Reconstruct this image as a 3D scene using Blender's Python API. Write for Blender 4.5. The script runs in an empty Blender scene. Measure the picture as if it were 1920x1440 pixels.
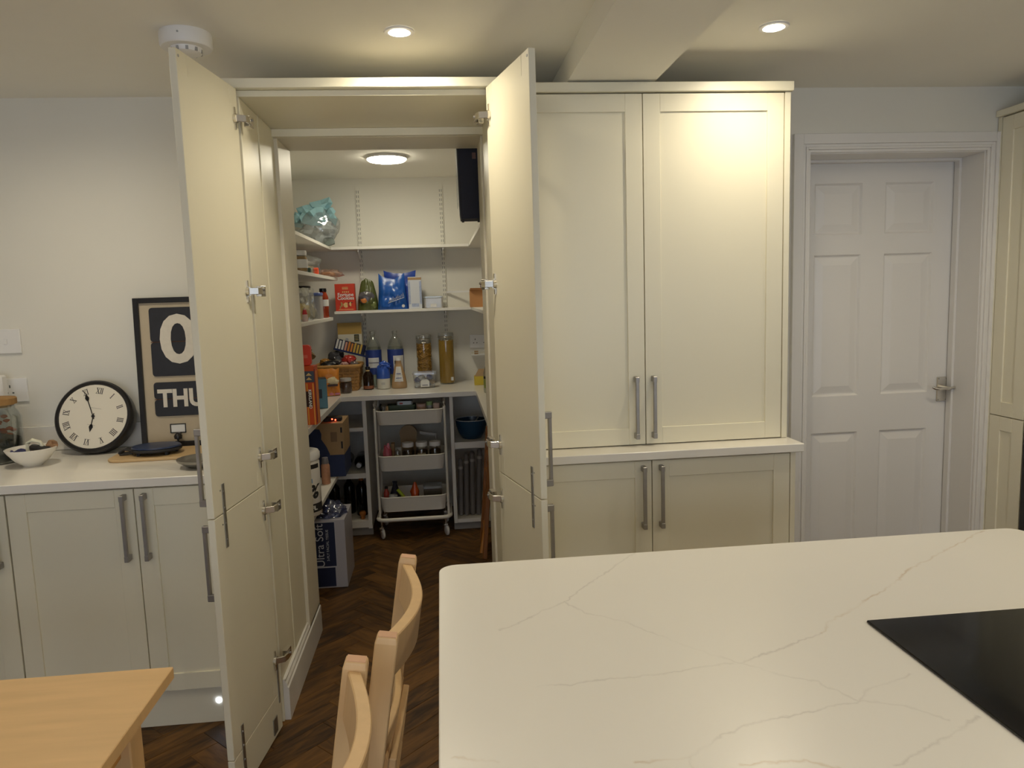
import bpy, bmesh, math, random
from mathutils import Vector, Matrix, noise
random.seed(7)
PI = math.pi
SC = bpy.context.scene
COL = SC.collection

# ------------------------------------------------------------------ camera
def look(yaw, pitch, roll):
    cy, sy, cp, sp = math.cos(yaw), math.sin(yaw), math.cos(pitch), math.sin(pitch)
    f = Vector((sy*cp, cy*cp, -sp)); r = Vector((cy, -sy, 0)); u = r.cross(f)
    c, s = math.cos(roll), math.sin(roll)
    r, u = r*c + u*s, u*c - r*s
    return Matrix(((r.x, u.x, -f.x), (r.y, u.y, -f.y), (r.z, u.z, -f.z)))
cam_data = bpy.data.cameras.new('camera')
cam_data.sensor_fit = 'HORIZONTAL'; cam_data.sensor_width = 36.0
cam_data.lens = 36.0*1380/1920
cam_data.clip_start = 0.02
cam = bpy.data.objects.new('camera', cam_data); COL.objects.link(cam)
cam.matrix_world = Matrix.Translation((0, 0, 1.455)) @ look(math.radians(5.3767), math.radians(6.834), math.radians(-1.8719)).to_4x4()
SC.camera = cam

# ------------------------------------------------------------------ world and exposure
world = bpy.data.worlds.new('dusk'); SC.world = world; world.use_nodes = True
world.node_tree.nodes['Background'].inputs[0].default_value = (0.80, 0.86, 1.0, 1)
world.node_tree.nodes['Background'].inputs[1].default_value = 3.5
SC.view_settings.view_transform = 'Standard'; SC.view_settings.look = 'None'
SC.view_settings.exposure = 0.0; SC.view_settings.gamma = 1.0
SC.view_settings.use_curve_mapping = False
SC.cycles.max_bounces = 8; SC.cycles.diffuse_bounces = 5; SC.cycles.glossy_bounces = 3; SC.cycles.transmission_bounces = 4; SC.cycles.transparent_max_bounces = 12
SC.cycles.caustics_reflective = False; SC.cycles.caustics_refractive = False; SC.cycles.sample_clamp_indirect = 6.0
SPOT_W = 27.5          # every ceiling spot
SPOT_COL = (1.0, 0.88, 0.66)
PANTRY_E = 11.0         # emission of the pantry ceiling lamp

# ------------------------------------------------------------------ helpers
class MB:
    def __init__(s): s.v = []; s.f = []
    def add(s, vs, fs):
        o = len(s.v); s.v += [tuple(v) for v in vs]; s.f += [tuple(i+o for i in f) for f in fs]; return s
    def box(s, x0, x1, y0, y1, z0, z1, m=None):
        vs = [Vector(p) for p in ((x0,y0,z0),(x1,y0,z0),(x1,y1,z0),(x0,y1,z0),(x0,y0,z1),(x1,y0,z1),(x1,y1,z1),(x0,y1,z1))]
        if m is not None: vs = [m @ v for v in vs]
        return s.add(vs, [(0,3,2,1),(4,5,6,7),(0,1,5,4),(1,2,6,5),(2,3,7,6),(3,0,4,7)])
    def cyl(s, p0, p1, r0, r1=None, n=16):
        r1 = r0 if r1 is None else r1
        p0, p1 = Vector(p0), Vector(p1); q = (p1-p0).to_track_quat('Z', 'Y')
        a = [p0 + q @ Vector((r0*math.cos(2*PI*i/n), r0*math.sin(2*PI*i/n), 0)) for i in range(n)]
        b = [p1 + q @ Vector((r1*math.cos(2*PI*i/n), r1*math.sin(2*PI*i/n), 0)) for i in range(n)]
        return s.add(a+b, [(i,(i+1)%n,n+(i+1)%n,n+i) for i in range(n)] + [tuple(range(n-1,-1,-1)), tuple(range(n,2*n))])
    def lathe(s, prof, n=20, c=(0,0,0), sx=1, sy=1):
        vs = []; fs = []; k = len(prof)
        for r, z in prof:
            for i in range(n):
                a = 2*PI*i/n; vs.append((c[0]+sx*r*math.cos(a), c[1]+sy*r*math.sin(a), c[2]+z))
        for j in range(k-1):
            for i in range(n):
                fs.append((j*n+i, j*n+(i+1)%n, (j+1)*n+(i+1)%n, (j+1)*n+i))
        fs.append(tuple(range(n-1,-1,-1))); fs.append(tuple((k-1)*n+i for i in range(n)))
        return s.add(vs, fs)
    def tube(s, pts, r, n=8, closed=False, flat=1.0):
        pts = [Vector(p) for p in pts]; k = len(pts); vs = []; fs = []
        for j, p in enumerate(pts):
            a = pts[(j-1) % k] if (closed or j) else p
            b = pts[(j+1) % k] if (closed or j < k-1) else p
            t = (b-a).normalized(); up = Vector((0,0,1)) if abs(t.z) < .95 else Vector((0,1,0))
            u = t.cross(up).normalized(); w = u.cross(t)
            for i in range(n):
                q = 2*PI*i/n; vs.append(p + u*(r*flat*math.cos(q)) + w*(r*math.sin(q)))
        for j in range(k if closed else k-1):
            for i in range(n):
                fs.append((j*n+i, j*n+(i+1)%n, ((j+1)%k)*n+(i+1)%n, ((j+1)%k)*n+i))
        if not closed: fs += [tuple(range(n-1,-1,-1)), tuple((k-1)*n+i for i in range(n))]
        return s.add(vs, fs)
    def prism(s, poly, z0, z1, m=None):
        n = len(poly); vs = [Vector((x,y,z0)) for x,y in poly] + [Vector((x,y,z1)) for x,y in poly]
        if m is not None: vs = [m @ v for v in vs]
        return s.add(vs, [(i,(i+1)%n,n+(i+1)%n,n+i) for i in range(n)] + [tuple(range(n-1,-1,-1)), tuple(range(n,2*n))])
    def loft(s, rings):
        n = len(rings[0]); o = []
        for r in rings: o += [Vector(p) for p in r]
        fs = [(j*n+i, j*n+(i+1)%n, (j+1)*n+(i+1)%n, (j+1)*n+i) for j in range(len(rings)-1) for i in range(n)]
        fs += [tuple(range(n-1,-1,-1)), tuple((len(rings)-1)*n+i for i in range(n))]
        return s.add(o, fs)
    def blob(s, c, r, sub=3, amp=.2, fr=4, seed=0, flat=None):
        bm = bmesh.new(); bmesh.ops.create_icosphere(bm, subdivisions=sub, radius=1)
        vs = []
        for v in bm.verts:
            p = v.co.copy(); k = 1 + amp*noise.noise(p*fr + Vector((seed*7.3, seed*3.1, 1.7))) + .4*amp*noise.noise(p*fr*2.7 + Vector((seed, 5, seed)))
            q = Vector((c[0]+p.x*r[0]*k, c[1]+p.y*r[1]*k, c[2]+p.z*r[2]*k))
            if flat is not None and q.z < flat: q.z = flat
            vs.append(q)
        bm.verts.index_update(); fs = [tuple(v.index for v in f.verts) for f in bm.faces]; bm.free()
        return s.add(vs, fs)
    def mesh(s, name, bevel=0, smooth=None, seg=1, fix=True):
        bm = bmesh.new(); vv = [bm.verts.new(v) for v in s.v]
        for f in s.f:
            try: bm.faces.new([vv[i] for i in f])
            except ValueError: pass
        if fix: bmesh.ops.recalc_face_normals(bm, faces=bm.faces[:])
        if bevel:
            es = [e for e in bm.edges if len(e.link_faces) == 2 and e.calc_face_angle(0) > .6]
            bmesh.ops.bevel(bm, geom=es, offset=bevel, segments=seg, affect='EDGES', profile=.5, clamp_overlap=True)
        me = bpy.data.meshes.new(name); bm.to_mesh(me); bm.free()
        if smooth is not None:
            me.polygons.foreach_set('use_smooth', [True]*len(me.polygons)); me.set_sharp_from_angle(angle=math.radians(smooth))
        return me
    def build(s, name, m, parent=None, loc=(0,0,0), rot=(0,0,0), bevel=0, smooth=None, seg=1):
        me = s.mesh(name, bevel, smooth, seg)
        return put(name, me, m, parent, loc, rot)
def put(name, me, m=None, parent=None, loc=(0,0,0), rot=(0,0,0)):
    if m is not None and not me.materials: me.materials.append(m)
    o = bpy.data.objects.new(name, me); COL.objects.link(o)
    o.location = loc; o.rotation_euler = rot; o.parent = parent
    return o
def tag(o, label, cat, group=None):
    o['label'] = label; o['category'] = cat
    if group: o['group'] = group
    return o
def thing(name, label, cat, loc=(0,0,0), rot=(0,0,0), group=None):
    o = bpy.data.objects.new(name, None); COL.objects.link(o); o.empty_display_size = .05
    o.location = loc; o.rotation_euler = rot
    return tag(o, label, cat, group)
def struct(o): o['kind'] = 'structure'; return o
def stuff(o): o['kind'] = 'stuff'; return o
def dup(root, loc, rot=None, label=None, group=None, parent=None):
    r = root.copy(); COL.objects.link(r); r.location = loc; r.parent = parent
    if rot is not None: r.rotation_euler = rot
    if label: r['label'] = label
    if group: r['group'] = group
    for ch in root.children:
        c = ch.copy(); COL.objects.link(c); c.parent = r
        for g in ch.children:
            d = g.copy(); COL.objects.link(d); d.parent = c
    return r
def text_mesh(body, size, depth=.0004, sx=1.0, shear=0.0, spacing=1.0, bold=0.0):
    cu = bpy.data.curves.new('lettering', 'FONT'); cu.body = body; cu.size = size; cu.extrude = depth
    cu.align_x = 'CENTER'; cu.align_y = 'CENTER'; cu.shear = shear; cu.space_character = spacing; cu.offset = bold
    cu.resolution_u = 4
    o = bpy.data.objects.new('lettering', cu); COL.objects.link(o)
    bpy.context.view_layer.update()
    dg = bpy.context.evaluated_depsgraph_get()
    me = bpy.data.meshes.new_from_object(o.evaluated_get(dg)); me.name = 'lettering'
    bpy.data.objects.remove(o); me.materials.clear()
    if sx != 1:
        for v in me.vertices: v.co.x *= sx
    return me
def rrect(x0, x1, y0, y1, r, n=5):
    pts = []
    for cx, cy, a0 in ((x1-r,y1-r,0),(x0+r,y1-r,PI/2),(x0+r,y0+r,PI),(x1-r,y0+r,1.5*PI)):
        for i in range(n+1):
            a = a0 + PI/2*i/n; pts.append((cx+r*math.cos(a), cy+r*math.sin(a)))
    return pts

# ------------------------------------------------------------------ materials
_M = {}
def mat(name, col, rough=.5, metal=0, bump=0, bscale=200, var=0, vscale=6, stretch=None, spec=.5, emit=0, coat=0, trans=0, sub=0):
    if name in _M: return _M[name]
    m = bpy.data.materials.new(name); m.use_nodes = True; nt = m.node_tree; b = nt.nodes['Principled BSDF']
    b.inputs['Base Color'].default_value = (*col, 1); b.inputs['Roughness'].default_value = rough
    b.inputs['Metallic'].default_value = metal; b.inputs['Specular IOR Level'].default_value = spec
    b.inputs['Coat Weight'].default_value = coat; b.inputs['Transmission Weight'].default_value = trans
    if emit:
        b.inputs['Emission Color'].default_value = (*col, 1); b.inputs['Emission Strength'].default_value = emit
    tc = nt.nodes.new('ShaderNodeTexCoord'); src = tc.outputs['Object']
    if stretch:
        mp = nt.nodes.new('ShaderNodeMapping'); mp.inputs['Scale'].default_value = stretch
        nt.links.new(src, mp.inputs[0]); src = mp.outputs[0]
    n = nt.nodes.new('ShaderNodeTexNoise'); n.inputs['Scale'].default_value = vscale; n.inputs['Detail'].default_value = 4
    nt.links.new(src, n.inputs['Vector'])
    r = nt.nodes.new('ShaderNodeMix'); r.data_type = 'RGBA'
    v = max(var, .015)
    r.inputs[6].default_value = (*[max(0, c*(1-v)) for c in col], 1); r.inputs[7].default_value = (*[min(1, c*(1+v)) for c in col], 1)
    nt.links.new(n.outputs['Fac'], r.inputs[0]); nt.links.new(r.outputs[2], b.inputs['Base Color'])
    if bump:
        n2 = nt.nodes.new('ShaderNodeTexNoise'); n2.inputs['Scale'].default_value = bscale; nt.links.new(src, n2.inputs['Vector'])
        bp = nt.nodes.new('ShaderNodeBump'); bp.inputs['Strength'].default_value = bump; bp.inputs['Distance'].default_value = .002
        nt.links.new(n2.outputs['Fac'], bp.inputs['Height']); nt.links.new(bp.outputs[0], b.inputs['Normal'])
    _M[name] = m; return m
def clear(name, tint=(.93,.95,.95), gloss=.12, rough=.04, haze=0.0, hcol=(.8,.8,.8)):
    """thin clear glass or plastic: mostly see-through, with a reflecting skin"""
    if name in _M: return _M[name]
    m = bpy.data.materials.new(name); m.use_nodes = True; nt = m.node_tree; nt.nodes.clear()
    out = nt.nodes.new('ShaderNodeOutputMaterial'); t = nt.nodes.new('ShaderNodeBsdfTransparent'); t.inputs[0].default_value = (*tint, 1)
    g = nt.nodes.new('ShaderNodeBsdfGlossy'); g.inputs['Roughness'].default_value = rough
    fr = nt.nodes.new('ShaderNodeFresnel'); fr.inputs[0].default_value = 1.45
    ad = nt.nodes.new('ShaderNodeMath'); ad.operation = 'ADD'; ad.inputs[1].default_value = gloss*.5; nt.links.new(fr.outputs[0], ad.inputs[0])
    d = nt.nodes.new('ShaderNodeBsdfDiffuse'); d.inputs[0].default_value = (*hcol, 1)
    m1 = nt.nodes.new('ShaderNodeMixShader'); m1.inputs[0].default_value = haze; nt.links.new(t.outputs[0], m1.inputs[1]); nt.links.new(d.outputs[0], m1.inputs[2])
    mn = nt.nodes.new('ShaderNodeMath'); mn.operation = 'MINIMUM'; mn.inputs[1].default_value = .4; nt.links.new(ad.outputs[0], mn.inputs[0])
    m2 = nt.nodes.new('ShaderNodeMixShader'); nt.links.new(mn.outputs[0], m2.inputs[0]); nt.links.new(m1.outputs[0], m2.inputs[1]); nt.links.new(g.outputs[0], m2.inputs[2])
    nt.links.new(m2.outputs[0], out.inputs[0]); _M[name] = m; return m

WALL = mat('wall_paint', (.76,.735,.655), .85, bump=.04, bscale=350)
PWALL = WALL        # the pantry has the same paint as the kitchen
CEIL = mat('ceiling_paint', (.88,.86,.79), .9, bump=.03, bscale=300)
CREAM = mat('cream_lacquer', (.80,.755,.60), .38, var=.02, vscale=3, spec=.45)
IVORY = CREAM       # every cupboard has the same lacquer
CREAM_EDGE = mat('cream_edge', (.78,.73,.60), .42)
GLOSS = mat('white_gloss_paint', (.76,.74,.71), .32, spec=.45)
QUARTZ = mat('white_quartz', (.80,.77,.71), .22, var=.03, vscale=9, spec=.5)
LAMIN = mat('white_laminate', (.84,.81,.74), .4)
STEEL = mat('brushed_steel', (.42,.41,.40), .38, metal=1, var=.1, vscale=60, stretch=(1,1,.05))
CHROME = mat('nickel', (.74,.71,.65), .25, metal=1)
PEWTER = mat('pewter_handle', (.36,.345,.33), .42, metal=.85, var=.12, vscale=40)
ZINC = mat('galvanised_steel', (.45,.45,.44), .45, metal=1, var=.15, vscale=50)
BLACK = mat('black_satin', (.012,.011,.012), .3)
BLACKM = mat('black_matt', (.02,.019,.02), .7)
WHITEP = mat('white_plastic', (.80,.79,.77), .35)
GREYP = mat('grey_plastic', (.35,.35,.35), .5)
DARKSLOT = mat('dark_slot', (.10,.11,.10), .8)
GLASS = clear('clear_glass', gloss=.06)
FILM = clear('clear_film', (.90,.92,.93), .22, .12, haze=.10, hcol=(.75,.78,.8))
FILMD = clear('cloudy_film', (.85,.88,.9), .16, .2, haze=.35, hcol=(.7,.74,.78))
PET = clear('bottle_plastic', (.86,.9,.86), .15, .05, haze=.08)
OAKL = mat('pale_beech', (.66,.43,.20), .42, var=.14, vscale=5, stretch=(1,9,1))
BEECH = mat('chair_beech', (.66,.44,.22), .45, var=.1, vscale=8, stretch=(6,6,.8))
ORANGEW = mat('orange_beech', (.55,.28,.07), .45, var=.14, vscale=6)
ENDG = mat('pale_pink_end_grain', (.62,.36,.22), .55, var=.08, vscale=40)
PAPERW = mat('white_print', (.78,.77,.74), .6)
CARD = mat('brown_cardboard', (.40,.26,.13), .8, var=.08, vscale=12)
# ------------------------------------------------------------------ special materials
def vein_material():
    m = bpy.data.materials.new('veined_quartz'); m.use_nodes = True; nt = m.node_tree; b = nt.nodes['Principled BSDF']
    b.inputs['Roughness'].default_value = .28; b.inputs['Specular IOR Level'].default_value = .45
    N = nt.nodes.new; lk = nt.links.new
    geo = N('ShaderNodeNewGeometry')
    def vm(op, a, c=None):
        n = N('ShaderNodeVectorMath'); n.operation = op
        for i, q in enumerate((a, c)):
            if q is None: continue
            if isinstance(q, (tuple, list)): n.inputs[i].default_value = q
            else: lk(q, n.inputs[i])
        return n
    def mm(op, a, c=None, d=None, clampit=False):
        n = N('ShaderNodeMath'); n.operation = op; n.use_clamp = clampit
        for i, q in enumerate((a, c, d)):
            if q is None: continue
            if isinstance(q, (int, float)): n.inputs[i].default_value = q
            else: lk(q, n.inputs[i])
        return n.outputs[0]
    def nz(scale, det=3):
        n = N('ShaderNodeTexNoise'); n.inputs['Scale'].default_value = scale; n.inputs['Detail'].default_value = det
        lk(geo.outputs['Position'], n.inputs['Vector']); return n
    def off(scale, amp):
        return vm('MULTIPLY', vm('SUBTRACT', nz(scale).outputs['Color'], (.5,.5,.5)).outputs[0], (amp, amp, 0)).outputs[0]
    p = vm('ADD', vm('ADD', geo.outputs['Position'], off(14, .016)).outputs[0], off(60, .015)).outputs[0]
    p = vm('MULTIPLY', p, (1,1,0)).outputs[0]
    def veins(lines):
        best = None
        for L in lines:
            for a, c in zip(L, L[1:]):
                ba = Vector((c[0]-a[0], c[1]-a[1], 0)); l2 = ba.length_squared
                pa = vm('SUBTRACT', p, (a[0], a[1], 0)).outputs[0]
                t = mm('MULTIPLY', vm('DOT_PRODUCT', pa, tuple(ba)).outputs['Value'], 1/l2, clampit=True)
                sc = N('ShaderNodeVectorMath'); sc.operation = 'SCALE'; sc.inputs[0].default_value = tuple(ba); lk(t, sc.inputs['Scale'])
                d = vm('DISTANCE', pa, sc.outputs[0]).outputs['Value']
                best = d if best is None else mm('MINIMUM', best, d)
        return best
    gold = veins([[(1.18,1.477),(.883,1.295),(.799,1.224),(.623,1.109),(.583,1.07)], [(-.01,.835),(.046,.82)], [(.323,.774),(.407,.767),(.436,.75)], [(.27,.793),(.203,.794)]])
    grey = veins([[(.583,1.07),(.495,1.031),(.419,.998)], [(.199,1.259),(.234,1.206),(.289,1.163),(.369,1.052),(.419,.998),(.467,.953),(.507,.932),(.534,.877)],
                  [(.199,1.259),(.275,1.349),(.392,1.485)], [(.199,1.259),(.078,1.166)], [(.534,.877),(.403,.855),(.332,.833),(.27,.793),(.267,.774)],
                  [(.534,.877),(.562,.903),(.645,.932)], [(.534,.877),(.586,.856),(.619,.819)], [(.662,.819),(.575,.779),(.501,.745)], [(.408,1.0),(.328,.989),(.112,.981)]])
    br = nz(9, 2).outputs['Fac']
    def mask(d, w, s, lo, hi):
        k = mm('SUBTRACT', 1.0, mm('MULTIPLY', d, 1/w, clampit=True))
        k = mm('POWER', k, 1.5)
        mr = N('ShaderNodeMapRange'); mr.inputs[1].default_value = lo; mr.inputs[2].default_value = hi; lk(br, mr.inputs[0]); mr.inputs[3].default_value = .15
        return mm('MULTIPLY', mm('MULTIPLY', k, mr.outputs[0]), s)
    def mix(f, a, c):
        n = N('ShaderNodeMix'); n.data_type = 'RGBA'; lk(f, n.inputs[0])
        for i, q in ((6, a), (7, c)):
            if isinstance(q, tuple): n.inputs[i].default_value = (*q, 1)
            else: lk(q, n.inputs[i])
        return n.outputs[2]
    base = mix(nz(3).outputs['Fac'], (.78,.755,.70), (.81,.785,.73))
    c = mix(mask(grey, .0038, .46, .35, .62), base, (.44,.41,.38))
    c = mix(mask(gold, .0042, .66, .38, .6), c, (.50,.36,.20))
    lk(c, b.inputs['Base Color']); return m
VEIN = vein_material()
def floor_material():
    m = bpy.data.materials.new('dark_oak_block'); m.use_nodes = True; nt = m.node_tree; b = nt.nodes['Principled BSDF']
    N = nt.nodes.new; lk = nt.links.new
    tc = N('ShaderNodeTexCoord'); oi = N('ShaderNodeObjectInfo'); ge = N('ShaderNodeNewGeometry')
    ad = N('ShaderNodeMath'); ad.operation = 'ADD'; lk(oi.outputs['Random'], ad.inputs[0]); lk(ge.outputs['Random Per Island'], ad.inputs[1])
    fr = N('ShaderNodeMath'); fr.operation = 'FRACT'; lk(ad.outputs[0], fr.inputs[0])
    sc = N('ShaderNodeMath'); sc.operation = 'MULTIPLY'; sc.inputs[1].default_value = 37; lk(fr.outputs[0], sc.inputs[0])
    mp = N('ShaderNodeMapping'); mp.inputs['Scale'].default_value = (3, 16, 3); lk(tc.outputs['Object'], mp.inputs[0]); lk(sc.outputs[0], mp.inputs['Location'])
    n = N('ShaderNodeTexNoise'); n.inputs['Scale'].default_value = 2.2; n.inputs['Detail'].default_value = 6; n.inputs['Distortion'].default_value = .8; lk(mp.outputs[0], n.inputs['Vector'])
    cr = N('ShaderNodeValToRGB'); e = cr.color_ramp.elements
    e[0].position = .3; e[0].color = (.036,.0165,.0045,1); e[1].position = .72; e[1].color = (.175,.080,.018,1)
    k = N('ShaderNodeMath'); k.operation = 'MULTIPLY_ADD'; k.inputs[1].default_value = .20; k.inputs[2].default_value = -.10; lk(fr.outputs[0], k.inputs[0])
    s2 = N('ShaderNodeMath'); s2.operation = 'ADD'; lk(n.outputs['Fac'], s2.inputs[0]); lk(k.outputs[0], s2.inputs[1]); lk(s2.outputs[0], cr.inputs[0])
    lk(cr.outputs[0], b.inputs['Base Color']); b.inputs['Roughness'].default_value = .5; b.inputs['Specular IOR Level'].default_value = .3
    bp = N('ShaderNodeBump'); bp.inputs['Strength'].default_value = .12; bp.inputs['Distance'].default_value = .002; lk(n.outputs['Fac'], bp.inputs['Height']); lk(bp.outputs[0], b.inputs['Normal'])
    return m
FLOORM = floor_material()

# ------------------------------------------------------------------ room shell
CZ = 2.258; WYL = 3.06; WYR = 2.99; PB = 5.07; PL = -1.15; PR = .62
floor = struct(MB().box(-2.7, 3.1, -2.8, 5.2, -.08, -.005).build('floor', mat('floor_bed', (.03,.018,.009), .8)))
PLW, PLL = .095, .285
pm = MB().box(-PLL/2+.0004, PLL/2-.0004, -PLW/2+.0004, PLW/2-.0004, -.0055, 0).mesh('plank', bevel=.0012); pm.materials.append(FLOORM)
far = MB(); npl = 0
def hb():
    # herringbone at 45 degrees: both leaf directions on the usual stair lattice
    k = int(round(PLL/PLW)); out = []
    for i in range(-70, 70):
        for j in range(-40, 40):
            ox = (i + j*k)*PLW; oy = (i - j*k)*PLW
            out.append((ox + PLL/2, oy + PLW/2, 0)); out.append((ox - PLW/2, oy + PLL/2 , PI/2))
    return out
cr45, sr45 = math.cos(PI/4), math.sin(PI/4)
for (x, y, a) in hb():
    X, Y, A = x*cr45 - y*sr45 - .2, x*sr45 + y*cr45 + 2.6, a + PI/4
    if not (-2.6 < X < 3.0 and -2.7 < Y < 5.0): continue
    if -1.02 < X < .4 and 1.0 < Y < 4.55 and npl < 300:
        o = put('plank', pm, None, floor, (X, Y, 0), (0, 0, A)); npl += 1
    else:
        M4 = Matrix.Translation((X, Y, 0)) @ Matrix.Rotation(A, 4, 'Z')
        far.box(-PLL/2+.0004, PLL/2-.0004, -PLW/2+.0004, PLW/2-.0004, -.0055, 0, M4)
stuff(far.build('plank_field', FLOORM, floor))

struct(MB().box(-2.7, 3.1, -2.8, 5.2, CZ, CZ+.1).build('ceiling', CEIL))
struct(MB().box(.464, .768, -2.7, 2.93, 2.169, CZ+.001).build('trim_1', CEIL))      # boxed-in beam
wb = MB()
wb.box(-2.7, -.606, WYL, 3.2, 0, CZ).box(-.606, .206, WYL, 3.2, 2.095, CZ).box(.206, 1.515, WYR, 3.2, 0, CZ)
wb.box(1.515, 2.335, WYR, 3.2, 2.02, CZ).box(2.335, 3.1, WYR, 3.2, 0, CZ)
struct(wb.build('wall_back', WALL))
struct(MB().box(-2.7, -2.6, -2.8, 3.06, 0, CZ).build('wall_left', WALL))
struct(MB().box(3.0, 3.1, -2.8, 2.99, 0, CZ).build('wall_right', WALL))
wr = MB().box(-2.6, -1.9, -2.8, -2.7, 0, CZ).box(1.9, 3.0, -2.8, -2.7, 0, CZ).box(-1.9, 1.9, -2.8, -2.7, 2.1, CZ).box(-1.9, 1.9, -2.8, -2.7, 0, .12)
struct(wr.build('wall_rear', WALL))
win = MB()
for x in (-1.9, -.66, .6, 1.84): win.box(x, x+.06, -2.78, -2.72, .12, 2.1)
win.box(-1.9, 1.9, -2.78, -2.72, .12, .18).box(-1.9, 1.9, -2.78, -2.72, 2.04, 2.1)
wo = struct(win.build('window_1_offscreen', GLOSS, bevel=.003))
for x in (-1.84, -.60, .66): MB().box(x, x+1.18, -2.752, -2.748, .18, 2.04).build('pane', GLASS, wo)
struct(MB().box(PL-.1, PL, 3.2, PB+.1, 0, CZ).build('wall_pantry_side', PWALL))
struct(MB().box(PR, PR+.1, 3.2, PB+.1, 0, CZ).build('wall_pantry_far_side', PWALL))
struct(MB().box(PL, PR, PB, PB+.1, 0, CZ).build('wall_pantry_back', PWALL))
# lining of the opening into the pantry and its skirting
ln = MB().box(-.606, -.588, 2.962, 3.205, 0, 2.078).box(.186, .206, 2.962, 3.205, 0, 2.078).box(-.606, .206, 2.962, 3.205, 2.078, 2.094)
struct(ln.build('trim_2', CREAM_EDGE, bevel=.002))
sk = MB()
prof = [(-.6035,0),(-.583,0),(-.583,.118),(-.588,.122),(-.588,.132),(-.594,.140),(-.594,.147),(-.6035,.15)]
sk.loft([[(x, y, z) for x, z in prof] for y in (2.50, 3.204)])
struct(sk.build('baseboard_pantry', GLOSS, bevel=.001))

# ------------------------------------------------------------------ panelled door with its frame
DX0, DX1, DY = 1.548, 2.318, 3.165
ar = MB()
for (d0, d1, t) in ((0, .012, .012), (.012, .022, .018), (.022, .034, .014), (.034, .075, .02)):
    x0, x1, zt = DX0-.004, DX1+.004, 1.998
    y0 = WYR - t
    ar.box(x0-d1, x0-d0, y0, WYR, 0, zt+d1); ar.box(x1+d0, x1+d1, y0, WYR, 0, zt+d1); ar.box(x0-d0, x1+d0, y0, WYR, zt+d0, zt+d1)
struct(ar.build('trim_3', GLOSS, bevel=.0015))
li = MB().box(1.515, DX0, WYR, 3.2, 0, 2.02).box(DX1, 2.335, WYR, 3.2, 0, 2.02).box(DX0, DX1, WYR, 3.2, 1.994, 2.02)
li.box(DX0, DX0+.012, 3.125, 3.158, 0, 1.994).box(DX1-.012, DX1, 3.125, 3.158, 0, 1.994).box(DX0+.012, DX1-.012, 3.125, 3.158, 1.982, 1.994)
struct(li.build('trim_4', GLOSS, bevel=.0015))
door = struct(MB().box(DX0+.003, DX1-.003, DY+.012, DY+.035, .006, 1.99).build('door_1', GLOSS))
xs = [(1.662, 1.882), (1.990, 2.218)]; zs = [(1.676, 1.899), (.953, 1.588), (.22, .785)]
fr = MB()
fr.box(DX0+.003, xs[0][0], DY, DY+.012, .006, 1.99).box(xs[0][1], xs[1][0], DY, DY+.012, .006, 1.99).box(xs[1][1], DX1-.003, DY, DY+.012, .006, 1.99)
for x0, x1 in xs:
    for z0, z1 in ((1.899, 1.99), (1.588, 1.676), (.785, .953), (.006, .22)): fr.box(x0, x1, DY, DY+.012, z0, z1)
fr.build('stiles_and_rails', GLOSS, door, bevel=0)
for x0, x1 in xs:
    for z0, z1 in zs:
        rg = []
        for ins, y in ((0, DY+.0118), (0, DY), (.008, DY+.0095), (.013, DY+.0095), (.045, DY+.002), (.0455, DY+.002)):
            rg.append([(x0+ins, y, z0+ins), (x1-ins, y, z0+ins), (x1-ins, y, z1-ins), (x0+ins, y, z1-ins)])
        MB().loft(rg).build('door_panel', GLOSS, door)
pl = MB().box(2.262, 2.312, DY-.007, DY+.002, .908, 1.02).build('handle_plate', CHROME, door, bevel=.002)
lev = MB().cyl((2.287, DY-.006, .972), (2.287, DY-.05, .972), .009)
lev.tube([(2.287,DY-.05,.972),(2.262,DY-.055,.973),(2.24,DY-.055,.970),(2.222,DY-.052,.974),(2.212,DY-.048,.981)], .0065)
lev.tube([(2.287,DY-.05,.972),(2.305,DY-.05,.974),(2.325,DY-.05,.978)], .0055)
lev.build('lever', CHROME, pl, smooth=50)
sc = MB()
for x in (2.269, 2.305):
    for z in (.915, 1.013): sc.cyl((x, DY-.0078, z), (x, DY-.006, z), .003, n=8)
sc.build('screw', STEEL, pl)

# ------------------------------------------------------------------ cabinet parts
def shaker(x0, x1, z0, z1, y, name='door', parent=None, m=CREAM, rail=.06, t=.02):
    """shaker door, front face at y, facing -y"""
    b = MB().box(x0+rail-.002, x1-rail+.002, y+.0065, y+t-.002, z0+rail-.002, z1-rail+.002)
    b.box(x0, x0+rail, y, y+t, z0, z1).box(x1-rail, x1, y, y+t, z0, z1).box(x0+rail, x1-rail, y, y+t, z1-rail, z1).box(x0+rail, x1-rail, y, y+t, z0, z0+rail)
    return b.build(name, m, parent, bevel=.0012)
def handle_mesh(L=.224):
    b = MB().box(-.006, .006, -.032, -.022, -L/2, L/2)
    for s in (-1, 1): b.box(-.007, .007, -.0325, -.0003, s*(L/2-.010)-.010, s*(L/2-.010)+.010)
    return b.mesh('handle', bevel=.0015)
HAND = handle_mesh(); HAND.materials.append(PEWTER)
def handle(parent, x, y, zc, rz=0): return put('handle', HAND, None, parent, (x, y, zc), (0, 0, rz))

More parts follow.
